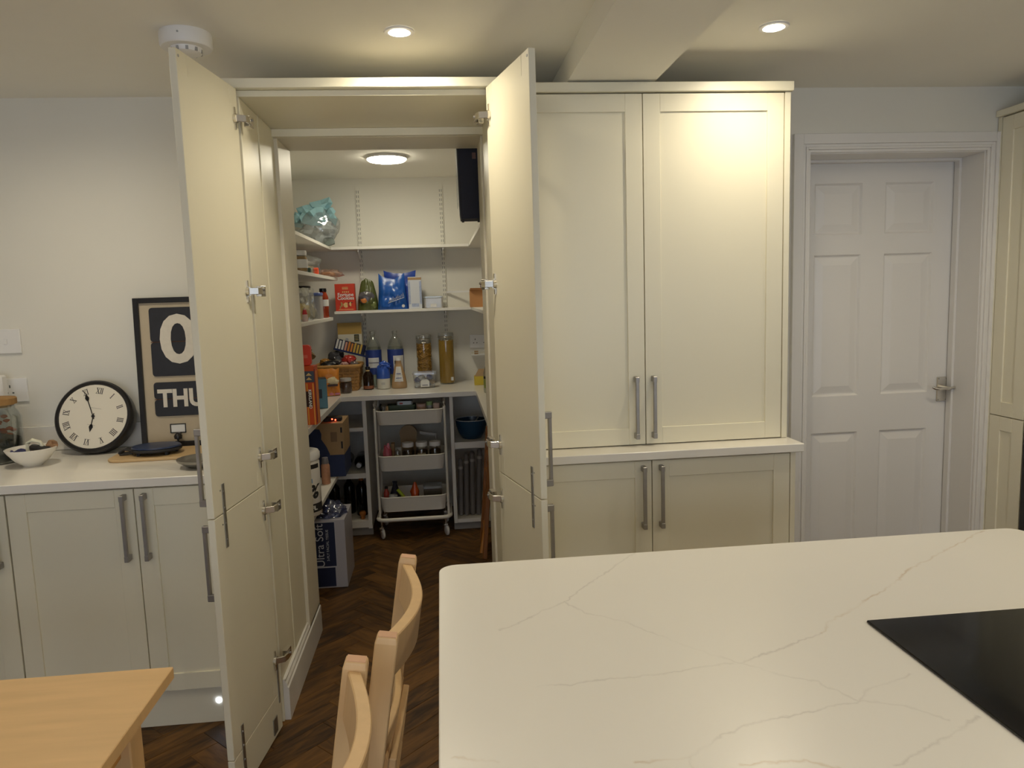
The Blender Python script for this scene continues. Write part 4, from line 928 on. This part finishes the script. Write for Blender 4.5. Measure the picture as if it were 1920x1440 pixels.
# wicker basket and what lies in it
bk = thing('wicker_basket', 'woven honey-coloured basket heaped with packets', 'basket', (-.665, 4.82, PW+.0005))
WICK = mat('wicker', (.40,.20,.055), .6, var=.25, vscale=40); BW, BD, BH = .142, .115, .158
MB().prism(rrect(-BW*.86,BW*.86,-BD*.86,BD*.86,.03), 0, .008).build('basket_base', WICK, bk)
def ring_pts(z, ph, amp):
    s = .86 + .14*z/BH; P = rrect(-BW*s, BW*s, -BD*s, BD*s, .035, 4); out = []
    for a, b in zip(P, P[1:]+P[:1]):
        n_ = max(1, int(math.hypot(b[0]-a[0], b[1]-a[1])/.016))
        for i in range(n_): out.append((a[0]+(b[0]-a[0])*i/n_, a[1]+(b[1]-a[1])*i/n_))
    return [(x*(1+amp/BW*math.sin(PI*i+ph)), y*(1+amp/BD*math.sin(PI*i+ph)), z) for i, (x, y) in enumerate(out)]
for k in range(7): MB().tube(ring_pts(.016+k*.0205, PI/2+k*PI, .0035), .0105, 6, True, .35).build('woven_strand', WICK, bk, smooth=50)
stk = MB()
for (x, y, _z) in ring_pts(0, 0, 0)[::2]: stk.tube([(x,y,.004),(x*1.16,y*1.16,BH)], .004, 5)
stuff(stk.build('upright_stakes', WICK, bk, smooth=50))
MB().tube([(x*1.02, y*1.03, BH) for x, y, z in ring_pts(BH, 0, 0)], .012, 8, True, .8).build('rim', mat('wicker_rim', (.46,.24,.065), .55, var=.15, vscale=30), bk, smooth=50)
def packet(label, c, r, m, seed, amp=.35, nm='food_packet'):
    return tag(MB().blob((0,0,0), r, 3, amp, 2.6, seed).build(nm, m, None, c, smooth=45), label, 'packet')
zb = PW + BH
MB().blob((0,0,.075), (.125,.085,.068), 3, .12, 4, 9, flat=.009).build('paper_lining', mat('brown_lining', (.10,.06,.03), .9), bk, smooth=50)
packet('shiny black packet with green print heaped in the basket', (-.705, 4.755, zb+.012), (.062,.034,.026), glossy_bag('black_packet', (.015,.015,.018)), 51)
packet('red sweet packet heaped in the basket', (-.600, 4.825, zb+.028), (.044,.036,.036), glossy_bag('red_packet', (.42,.03,.02)), 52)
packet('gold and orange packet heaped in the basket', (-.748, 4.820, zb+.024), (.036,.028,.022), glossy_bag('gold_packet', (.35,.17,.03), .5), 53)
packet('clear packet of pale sweets heaped in the basket', (-.562, 4.760, zb+.006), (.028,.028,.024), FILM, 54)
packet('white and pink packet heaped in the basket', (-.620, 4.742, zb+.008), (.026,.020,.020), glossy_bag('pink_packet', (.60,.36,.33), .3), 55)
packet('dark grey foil packet heaped at the back of the basket', (-.690, 4.885, zb+.040), (.055,.036,.050), glossy_bag('grey_packet', (.05,.05,.055)), 56)
packet('silvery packet heaped in the middle of the basket', (-.672, 4.815, zb+.016), (.026,.026,.022), mat('silver_foil', (.45,.42,.38), .25, metal=.7), 57)
packet('folded brown paper bag behind the basket', (-.895, 4.80, PW+.244), (.072,.055,.048), mat('brown_paper', (.28,.19,.09), .8, var=.3), 58, .6, 'paper_bag')
packet('black bag bulging under the brown paper bag', (-.895, 4.80, PW+.103), (.070,.055,.088), mat('dull_black_bag', (.02,.02,.02), .5), 60, .3, 'paper_bag')
lbk = MB().box(-.008,.008,-.0012,.0,-.006,.006)
t, w, d, h = carton('biscuit_carton', 'tall cream and tan biscuit carton behind the basket', 'box', (-.600, 4.985, PW+.0005), (.155, .07, .425), mat('carton_cream', (.68,.63,.50), .6), 0)
front(t, d, -w, w, h-.075, h, mat('carton_tan', (.44,.28,.07), .6)); bx_ = front(t, d, .028, .06, h-.125, h-.078, mat('carton_green', (.03,.04,.025), .6), 'dark_badge', .0012)
for k in range(3): MB().box(.033,.055,-d-.0018,-d-.0012,h-.115+k*.012,h-.112+k*.012).build('badge_line', GOLD, bx_)
MB().lathe([(.001,0),(.011,0),(.011,.0006),(.001,.0006)], 14).build('seal_mark', mat('grey_seal', (.42,.41,.42), .6), t, (-.02,-d-.0002,h-.11), (PI/2,0,0))
fp = thing('breadstick_packet', 'slanting navy-edged packet printed with white and yellow sticks', 'packet', (-.602, 4.852, zb+.074), (math.radians(-11), math.radians(13), math.radians(-22)))
MB().prism(rrect(-.105,.105,0,.075,.006), -.012, .012).build('packet_body', mat('navy_pack', (.02,.025,.06), .4), fp, rot=(PI/2,0,0))
cols = [PAPERW]*3 + [mat('pink_stick', (.68,.35,.26), .6)] + [mat('orange_stick', (.66,.26,.05), .6)]*2 + [mat('yellow_stick', (.62,.42,.08), .6)]*3
for k, m in enumerate(cols): MB().box(-.096+k*.0215, -.082+k*.0215, -.0130, -.0118, .010, .074-.006*(k%2)).build('stick_print', m, fp)
MB().box(-.105,.150,-.0135,-.0115,.0,.012).build('navy_edge', mat('navy_edge', (.02,.035,.12), .4), fp)

# worktop goods, side runs
t, w, d, h = carton('foil_carton', 'tall orange-red carton with vertical white lettering at the worktop edge', 'box', (-.634, 3.50, PW+.0005), (.088, .075, .275), mat('carton_orange', (.56,.075,.012), .4), -4)
for x in (.006, .034): front(t, d, x, x+.005, .0, .195, mat('yellow_stripe', (.75,.36,.05), .5))
front(t, d, -w, w, .200, .252, mat('carton_slate', (.06,.075,.11), .5)); front(t, d, -w, .030, .085, .158, mat('dark_brown_print', (.035,.012,.008), .5), lift=.0009)
words(t, 'KIRKLAND', .0185, (.020, -d-.0014, .1215), PAPERW, (PI/2, PI/2, 0), bold=.0006)
for z in (.211,.231): 
    me = MB().prism([(-.014,0),(.014,0),(0,.013)], 0, .0005).mesh('food_picture'); me.transform(Matrix.Translation((.020,-d-.0006,z)) @ Matrix.Rotation(PI/2,4,'X')); put('food_picture', me, GOLD, t)
sidep(t, w, -d, -d+.02, .01, .26, mat('carton_maroon', (.22,.02,.03), .5)); sidep(t, w, -d+.03, -d+.036, .0, .25, _M['yellow_stripe']); sidep(t, w, -d+.05, -d+.056, .0, .25, _M['yellow_stripe'])
sk_ = thing('red_scoop', 'bright red plastic lid propped on the orange-red carton', 'lid', (-.640, 3.50, PW+.2765))
MB().prism(rrect(-.033,.033,0,.095,.014), -.02, .02).build('scoop_body', mat('red_plastic', (.72,.06,.03), .35), sk_, rot=(PI/2,0,0), bevel=.003); MB().box(-.02,.02,-.0212,-.0195,.035,.05).build('scoop_mark', mat('pale_red', (.78,.16,.10), .4), sk_)
t, w, d, h = carton('tea_carton', 'teal blue carton standing on the side worktop', 'box', (-.662, 4.03, PW+.0005), (.066, .09, .158), mat('carton_teal', (.09,.24,.33), .45, var=.1), 12)
MB().box(-w+.002, w-.002, -d+.002, d-.002, h, h+.003).build('dark_top', BLACKM, t); front(t, d, -.012, .006, .055, .105, mat('dark_teal_print', (.015,.03,.05), .5)); words(t, 'tea', .001, (0,-d-.001,.08), PAPERW) if False else None
sidep(t, w, -d+.01, d-.03, .03, .10, mat('pale_teal', (.42,.52,.52), .5)); front(t, d, -w, -w+.016, .03, .11, _M['pale_teal'])
t = snack('snack_bag', 'small orange sweet bag between the teal carton and spice jar', (-.688, 4.52, PW+.0005), .13, .165, .06, glossy_bag('orange_foil', (.62,.22,.03)), 10, -6, 7)
MB().blob((.02,-.022,.085), (.035,.010,.026), 3, .4, 4, 3).build('popcorn_picture', mat('popcorn', (.66,.55,.34), .6, var=.3, vscale=50), t, smooth=50); MB().box(-.01,.05,-.036,-.031,.056,.068).build('dark_lettering_band', mat('dark_script', (.06,.03,.03), .6), t); MB().box(-.06,.06,-.026,-.012,.004,.016).build('red_base_print', _M['red_packet'], t)
t, w, d, h = carton('yellow_box', 'small yellow box with open cardboard flap under the socket', 'box', (.246, 4.77, PW+.0005), (.085, .08, .058), mat('yellow_card', (.66,.50,.05), .6), 0)
MB().add([(-w,-d,h),(w,-d,h),(w+.0,-d+.03,h+.045),(-w+.03,-d+.03,h+.045),(-w,-d+.0015,h),(w,-d+.0015,h),(w,-d+.0315,h+.045),(-w+.03,-d+.0315,h+.045)], [(0,1,2,3),(7,6,5,4),(0,4,5,1),(1,5,6,2),(2,6,7,3),(3,7,4,0)]).build('flap', CARD, t)
t = thing('spirit_bottle', 'slim clear glass bottle on the far side worktop', 'bottle', (.268, 4.34, PW+.0005))
MB().lathe([(.024,0),(.029,.004),(.029,.12),(.020,.15),(.0125,.165),(.0125,.20),(.001,.20)], 20).build('glass', PET, t, smooth=50); MB().lathe([(.001,.2),(.014,.2),(.014,.216),(.001,.217)], 14).build('cap', WHITEP, t, smooth=40); curved(t, .0293, -1.2, 1.0, .03, .08, mat('green_label', (.25,.30,.08), .5)); curved(t, .0293, -1.2, 1.0, .085, .10, BLACKM)
tag(MB().prism(rrect(-.10,.0,-.16,.16,.02), 0, .012).build('steel_tray', STEEL, None, (.345, 3.95, PW+.0005), bevel=.002), 'flat steel tray lying on the far side worktop', 'tray')

# ------------------------------------------------------------------ low side shelf and floor
t, w, d, h = carton('bottle_carton', 'brown cardboard carton printed with a dark blue bottle', 'box', (-.755, 4.275, .4745), (.37, .27, .305), CARD, 0)
BLU = mat('dark_blue_print', (.012,.025,.09), .6); front(t, d, -w, w, 0, .125, BLU)
pr = [(-.07,.0),(-.07,.16),(-.045,.20),(-.035,.25),(-.01,.265),(.02,.262),(.03,.235),(.028,.205),(.055,.16),(.07,.12),(.07,.0)]
me = MB().prism(pr, 0, .0012).mesh('bottle_print'); me.transform(Matrix.Translation((.035,-d-.0002,.012)) @ Matrix.Rotation(PI/2,4,'X')); put('bottle_print', me, BLU, t)
front(t, d, .115, .150, .20, .255, mat('faded_print', (.24,.15,.08), .8)); front(t, d, .17, .18, .25, .28, BLACKM); front(t, d, .17, .18, .16, .20, BLACKM)
sidep(t, w, -d, d, 0, .125, BLU)
dv = thing('charger', 'small black charger with two red lights on the cardboard carton', 'charger', (-.635, 4.23, .4745+.3055))
MB().prism(rrect(-.05,.05,-.03,.03,.008), 0, .02).build('charger_body', BLACKM, dv, bevel=.002)
for x in (.0, .018): MB().blob((x,-.030,.014-.3*x), (.004,.003,.004), 2, 0).build('red_light', mat('red_led', (1,.05,.02), .4, emit=18), dv, smooth=80)
t = thing('protein_tub', 'tall white tub with bold black lettering on the low shelf', 'tub', (-.668, 3.42, .4745))
MB().lathe([(.074,0),(.080,.006),(.080,.25),(.074,.262),(.001,.262)], 30).build('tub_body', mat('tub_white', (.76,.73,.68), .4), t, smooth=45)
MB().lathe([(.001,.2625),(.082,.2625),(.084,.268),(.084,.292),(.078,.302),(.001,.303)], 30).build('lid', WHITEP, t, smooth=40)
def wrap(t, r, me, ang, z, m, nm='lettering'):
    for v in me.vertices:
        a = ang + v.co.x/r; q = r + .0008 + v.co.z; zz = z + v.co.y; v.co = Vector((q*math.sin(a), -q*math.cos(a), zz))
    return put(nm, me, m, t)
curved(t, .0803, -.6, 1.3, .225, .245, BLACKM); curved(t, .0803, .15, .60, .195, .222, mat('orange_print', (.60,.22,.04), .5)); curved(t, .0803, .3, .75, .160, .180, mat('sky_print', (.14,.33,.60), .5)); curved(t, .0803, .3, 1.6, .022, .062, BLACKM)
wrap(t, .0803, text_mesh('%', .085, .0006, 1.0, .3, bold=.003), .72, .115, BLACKM); wrap(t, .0806, text_mesh('FL', .028, .0008, 1.2, bold=.001), .75, .042, PAPERW)
t = thing('salt_grinder', 'bottle of pink salt on the low side shelf', 'bottle', (-.655, 3.99, .4745))
MB().lathe([(.021,0),(.024,.004),(.024,.10),(.018,.112),(.001,.112)], 18).build('pink_salt', mat('pink_salt', (.55,.28,.17), .5, var=.25, vscale=120), t, smooth=50); MB().lathe([(.001,.112),(.019,.112),(.020,.118),(.016,.145),(.001,.147)], 18).build('cap', mat('grey_clear_cap', (.22,.21,.23), .3), t, smooth=40)
t = thing('mug', 'white mug lying behind the pink salt', 'mug', (-.722, 3.93, .4745)); MB().lathe([(.026,0),(.034,.004),(.036,.085),(.033,.085),(.031,.006),(.001,.005)], 20).build('mug_body', PAPERW, t, smooth=50); curved(t, .0362, .2, 1.2, .03, .06, mat('red_mark', (.45,.15,.10), .5))
t, w, d, h = carton('tissue_pack', 'wrapped tissue pack with navy label on the pantry floor', 'pack', (-.652, 3.84, .001), (.245, .29, .355), mat('lilac_grey_wrap', (.46,.44,.48), .35), 0)
NV = mat('navy_label', (.012,.018,.055), .45); LIN = mat('pale_lettering', (.55,.56,.60), .5)
p1 = front(t, d, -w, .072, .115, .345, NV, 'navy_label', .0015); p2 = front(t, d, -w, .064, .008, .108, NV, 'navy_label', .0012); front(t, d, -w, .0725, .108, .1105, LIN, 'pale_line', .0016); front(t, d, .0715, .0735, .1105, .345, LIN, 'pale_line', .0016); front(t, d, -w, .0735, .345, .3475, LIN, 'pale_line', .0016)
words(p1, 'Ultra Soft', .058, (-.005, -d-.0022, .225), LIN, (PI/2, -PI/2, 0)); words(p1, '3-PLY FACIAL TISSUE', .018, (.033, -d-.0022, .225), LIN, (PI/2, -PI/2, 0))
MB().blob((.03,-.02,.370), (.085,.10,.052), 4, .4, 2.2, 71, flat=.3555).build('loose_film', clear('bluish_film', (.62,.68,.85), .25, .18, haze=.22, hcol=(.12,.15,.30)), t, smooth=60)
MB().blob((-.03,.02,.38), (.065,.08,.04), 3, .4, 2.4, 73, flat=.3555).build('navy_film', mat('navy_film', (.02,.03,.09), .3), t, smooth=50)

# dark bottles in the shelf unit
WBG = mat('wine_glass', (.006,.008,.006), .12)
def wine(c, lying, label, capm):
    t = thing('wine_bottle', label, 'bottle', c, (PI/2, 0, 0) if lying else (0,0,0), group=None)
    MB().lathe([(.032,0),(.037,.005),(.037,.185),(.030,.205),(.015,.225),(.014,.275),(.001,.275)], 18).build('glass', WBG, t, smooth=50); MB().lathe([(.0145,.24),(.0155,.24),(.0155,.279),(.001,.2795)], 14).build('foil_cap', capm, t, smooth=40)
    if not lying: t.scale = (.95, .95, .93)
    return t
caps = [mat('cap_silver', (.55,.55,.55), .3, metal=.6), mat('cap_amber', (.40,.12,.02), .4), mat('cap_dark', (.05,.02,.02), .4), mat('cap_red', (.20,.03,.02), .4)]
wine((-.545, 4.84, .4368), True, 'dark bottle lying with silver cap towards the room', caps[0]); bpy.context.view_layer.update()
wine((-.64, 4.84, .4368), True, 'dark bottle lying with black cap on the middle shelf', caps[2])
wine((-.545, 4.64, .1005), False, 'dark bottle standing with amber cap at the unit side', caps[1])
wine((-.63, 4.70, .1005), False, 'dark bottle standing with red cap in the lowest compartment', caps[3])
wine((-.72, 4.66, .1005), False, 'dark bottle standing with black cap in the lowest compartment', caps[2])
loose('amber_cap', 'amber bottle stopper standing at the front of the lowest shelf', 'stopper', MB().lathe([(.012,0),(.014,.004),(.014,.022),(.019,.026),(.021,.04),(.015,.05),(.001,.052)], 16), mat('amber', (.45,.16,.03), .3), (-.535, 4.545, .1005))

# blue pot and grey tubes
t = thing('blue_pot', 'dark blue enamel pot with pale rim in the shelf unit', 'pot', (.168, 4.63, .5635))
MB().lathe([(.045,0),(.06,.004),(.083,.04),(.098,.09),(.102,.122),(.099,.122),(.094,.09),(.078,.042),(.05,.01),(.001,.009)], 30).build('pot_shell', mat('blue_enamel', (.012,.055,.12), .3), t, smooth=50)
MB().tube([(.1005*math.cos(2*PI*i/32), .1005*math.sin(2*PI*i/32), .123) for i in range(32)], .0028, 6, True).build('pale_rim', mat('pale_enamel', (.55,.58,.60), .35), t, smooth=60)
loose('whisk_handle', 'grey utensil handle poking out of the blue pot', 'utensil', MB().tube([(0,0,0),(.012,.0,.07),(.03,0,.10)], .006, 8), GREYP, (.185, 4.64, .60))
FELT = mat('grey_felt', (.19,.175,.165), .9, bump=.4, bscale=150, var=.1)
for k, (x, hh, lb) in enumerate(((.079,.365,'grey padded roll beside the white unit panel'),(.116,.40,'grey padded roll second from the white unit panel'),(.153,.41,'grey padded roll third from the white unit panel'),(.190,.425,'grey padded roll leaning beside the folded wooden chair'))):
    t = thing('padded_roll', lb, 'roll', (x, 4.60, .0735), (0, math.radians(1.5 if k < 3 else 3), 0), group='grey padded rolls in the shelf unit')
    MB().lathe([(.013,0),(.018,.004),(.018,hh-.05),(.0145,hh-.03),(.0155,hh-.012),(.008,hh),(.001,hh)], 16, sy=1.8).build('padded_sleeve', FELT, t, smooth=50)
    MB().lathe([(.0183,hh-.062),(.0187,hh-.062),(.0180,hh-.045),(.0175,hh-.045)], 16, sy=1.8).build('strap', mat('pale_strap', (.40,.37,.34), .8), t, smooth=50)
fc = thing('folding_chair', 'orange-brown wooden folding chair leaning by the pantry doorway', 'chair', (.190, 4.12, .001), (0, math.radians(5), 0))
TEAK = mat('teak', (.26,.095,.02), .45, var=.2, vscale=8, stretch=(5,5,.7))
MB().loft([[(x, y, z) for x, y in ((-.012,-.16+s),(.012,-.16+s),(.012,-.12+s),(-.012,-.12+s))] for z, s in ((0,0),(.35,.03),(.70,.0))]).build('rear_leg', TEAK, fc, bevel=.003)
MB().loft([[(x, y, z) for x, y in ((-.012,.12-s),(.012,.12-s),(.012,.16-s),(-.012,.16-s))] for z, s in ((0,0),(.35,.03),(.70,.0))]).build('rear_leg', TEAK, fc, bevel=.003)
for z in (.10, .42, .52, .62): MB().box(-.008, .008, -.118, .118, z, z+.045).build('slat', TEAK, fc, bevel=.002)
MB().tube([(-.02,-.14,.03),(.0,-.10,.22),(.02,-.06,.42)], .011, 8).build('front_leg', mat('orange_teak', (.42,.17,.03), .4), fc, smooth=50)

# ------------------------------------------------------------------ things in the trolley
TT = .708; TM = .4245; TL = .1705
def small(nm, lb, cat, x, y, z, parts, rot=(0,0,0)):
    t = thing(nm, lb, cat, (x, y, z), rot)
    for pn, b, m in parts: b.build(pn, m, t, smooth=45)
    return t
small('black_clip', 'black sprung clip on the trolley top tray', 'clip', -.372, 4.50, TT, [('jaw', MB().tube([(0,0,.004),(-.008,0,.06),(-.018,0,.10),(-.010,0,.118)], .006, 8), BLACKM), ('spring', MB().tube([(0,.01,.004),(.01,.01,.05),(.0,.01,.10)], .004, 6), GREYP)])
small('brown_cone', 'small brown paper cone on the trolley top tray', 'packet', -.345, 4.465, TT, [('cone', MB().lathe([(.02,0),(.021,.004),(.006,.108),(.001,.11)], 12), CARD)])
small('green_case', 'dark green case lying across the trolley top tray', 'case', -.262, 4.55, TT, [('case_body', MB().prism(rrect(-.085,.085,-.045,.045,.012), 0, .094), mat('deep_green', (.035,.06,.028), .5)), ('case_lid', MB().prism(rrect(-.087,.087,-.047,.047,.012), .0945, .104), mat('deep_green_lid', (.045,.075,.035), .5))])
small('foil_tray', 'grey foil tray resting on the dark green case', 'tray', -.242, 4.55, TT+.104, [('tray_shell', MB().prism(rrect(-.05,.05,-.035,.035,.01), 0, .022), mat('dull_foil', (.30,.32,.32), .4, metal=.5)), ('red_mark', MB().box(-.03,-.01,-.0355,-.0345,.004,.014), mat('dull_red', (.42,.08,.07), .6))])
small('round_tin', 'short pink and tan tin on the trolley top tray', 'tin', -.141, 4.52, TT, [('tin_body', MB().lathe([(.001,0),(.028,0),(.028,.09),(.001,.09)], 20), mat('tan_tin', (.42,.26,.18), .5)), ('tin_lid', MB().lathe([(.001,.0905),(.029,.0905),(.029,.106),(.001,.107)], 20), mat('pink_tin', (.55,.38,.34), .5))])
small('green_lid_jar', 'small clear jar with pale green lid on the trolley', 'jar', -.090, 4.52, TT, [('glass', MB().lathe([(.001,0),(.017,0),(.017,.095),(.001,.095)], 16), FILMD), ('lid', MB().lathe([(.001,.0955),(.019,.0955),(.019,.118),(.001,.119)], 16), mat('pale_green_lid', (.32,.46,.20), .5))])
small('pink_cup', 'pale pink beaker on the trolley top tray', 'cup', -.048, 4.51, TT, [('beaker', MB().lathe([(.014,0),(.016,.003),(.0215,.108),(.019,.108),(.014,.008),(.001,.006)], 18), mat('pale_pink', (.64,.47,.41), .5))])
small('pink_bag', 'crumpled pink bag on the trolley middle tray', 'bag', -.359, 4.49, TM, [('bag_skin', MB().blob((0,0,.075), (.026,.028,.078), 3, .45, 2.6, 81, flat=.001), mat('pink_plastic', (.60,.13,.17), .35, var=.3, vscale=14))])
small('brown_packet', 'thin brown packet behind the pink bag', 'packet', -.330, 4.585, TM, [('packet_body', MB().box(-.010,.010,-.03,.03,0,.14), CARD)])
small('lemon_bag', 'clear bag with yellow contents on the trolley', 'bag', -.297, 4.48, TM, [('film', MB().blob((0,0,.058), (.0225,.028,.06), 3, .4, 2.6, 83, flat=.001), FILM), ('yellow_contents', MB().blob((-.002,0,.045), (.016,.018,.042), 2, .4, 3, 84, flat=.003), mat('lemon', (.60,.50,.06), .5))])
for x, lb, lab in ((-.232,'honey jar with white lid beside the bag of lemon yellow',0), (-.149,'honey jar with white lid and square paper label',1), (-.067,'honey jar with white lid at the trolley end',0)):
    j_ = jar('honey_jar', lb, 'jar', (x, 4.495, TM), .038, .135, WHITEP, mat('dark_honey', (.05,.028,.010), .3), .8, .022)
    if lab: curved(j_, .0383, -.75, .7, .045, .092, mat('kraft_label', (.55,.46,.30), .6))
small('round_board', 'round wooden board standing behind the jars', 'board', -.235, 4.66, TM, [('disc', MB().prism([(-.045,.002),(.045,.002),(.05,.15)] + [(.056*math.cos(PI*i/16), .18+.056*math.sin(PI*i/16)) for i in range(17)] + [(-.05,.15)], -.012, 0, Matrix.Rotation(PI/2, 4, 'X')), mat('dull_board', (.38,.26,.14), .7))])
small('white_tongs', 'pale plastic tongs lying over the jars', 'tongs', -.11, 4.60, TM, [('tong_arm', MB().tube([(-.05,0,.20),(.05,0,.18),(.06,0,.004)], .006, 8), mat('pale_tongs', (.64,.61,.56), .5)), ('tong_arm', MB().tube([(-.05,.015,.19),(.05,.012,.17),(.06,.0,.004)], .006, 8), _M['pale_tongs'])])
small('red_bottle', 'little red bottle on the trolley bottom tray', 'bottle', -.378, 4.50, TL, [('bottle_body', MB().lathe([(.001,0),(.017,0),(.017,.10),(.008,.125),(.001,.126)], 16), mat('dull_red_bottle', (.45,.06,.04), .4)), ('cap', MB().lathe([(.001,.126),(.01,.126),(.01,.14),(.001,.14)], 12), BLACKM)])
small('black_pouch', 'peaked black pouch on the trolley bottom tray', 'pouch', -.325, 4.52, TL, [('pouch', MB().lathe([(.035,0),(.04,.01),(.034,.08),(.012,.15),(.016,.165),(.001,.168)], 14), mat('black_cloth', (.012,.012,.022), .7))])
small('lime_marker', 'lime green marker leaning in the trolley bottom tray', 'pen', -.300, 4.470, TL, [('barrel', MB().tube([(.030,0,.075),(-.008,0,.125)], .010, 10), mat('lime_plastic', (.42,.55,.03), .4)), ('grip', MB().tube([(.030,0,.0765),(.045,0,.012)], .008, 10), BLACKM)])
small('orange_bag', 'shiny orange bag on the trolley bottom tray', 'bag', -.203, 4.50, TL, [('bag_skin', MB().loft([[(w_*math.cos(2*PI*i/20)*(1+.55*noise.noise(Vector((i*.55, z*30, 2)))), d_*math.sin(2*PI*i/20), z) for i in range(20)] for z, w_, d_ in ((.001,.030,.026),(.03,.032,.030),(.075,.024,.022),(.10,.027,.018),(.135,.015,.012),(.158,.006,.005))]), mat('orange_plastic_bag', (.62,.10,.02), .25, var=.35, vscale=20))])
small('food_box', 'clear plastic food box on the trolley bottom tray', 'box', -.094, 4.53, TL, [('box_body', MB().prism(rrect(-.055,.055,-.05,.05,.014), 0, .115), clear('grey_plastic_box', (.6,.6,.58), .1, .15, haze=.25, hcol=(.2,.17,.13))), ('lid', MB().prism(rrect(-.058,.058,-.053,.053,.015), .1155, .13), FILMD)])
small('grey_cutter', 'pale grey cutter lying in the trolley bottom tray', 'cutter', -.335, 4.455, TL, [('cutter_ring', MB().tube([(.02*math.cos(2*PI*i/16), .02*math.sin(2*PI*i/16), .09) for i in range(16)], .008, 6, True), mat('dull_steel', (.4,.4,.38), .4)), ('cutter_foot', MB().cyl((0,.018,.001),(0,.018,.086),.005), _M['dull_steel'])])
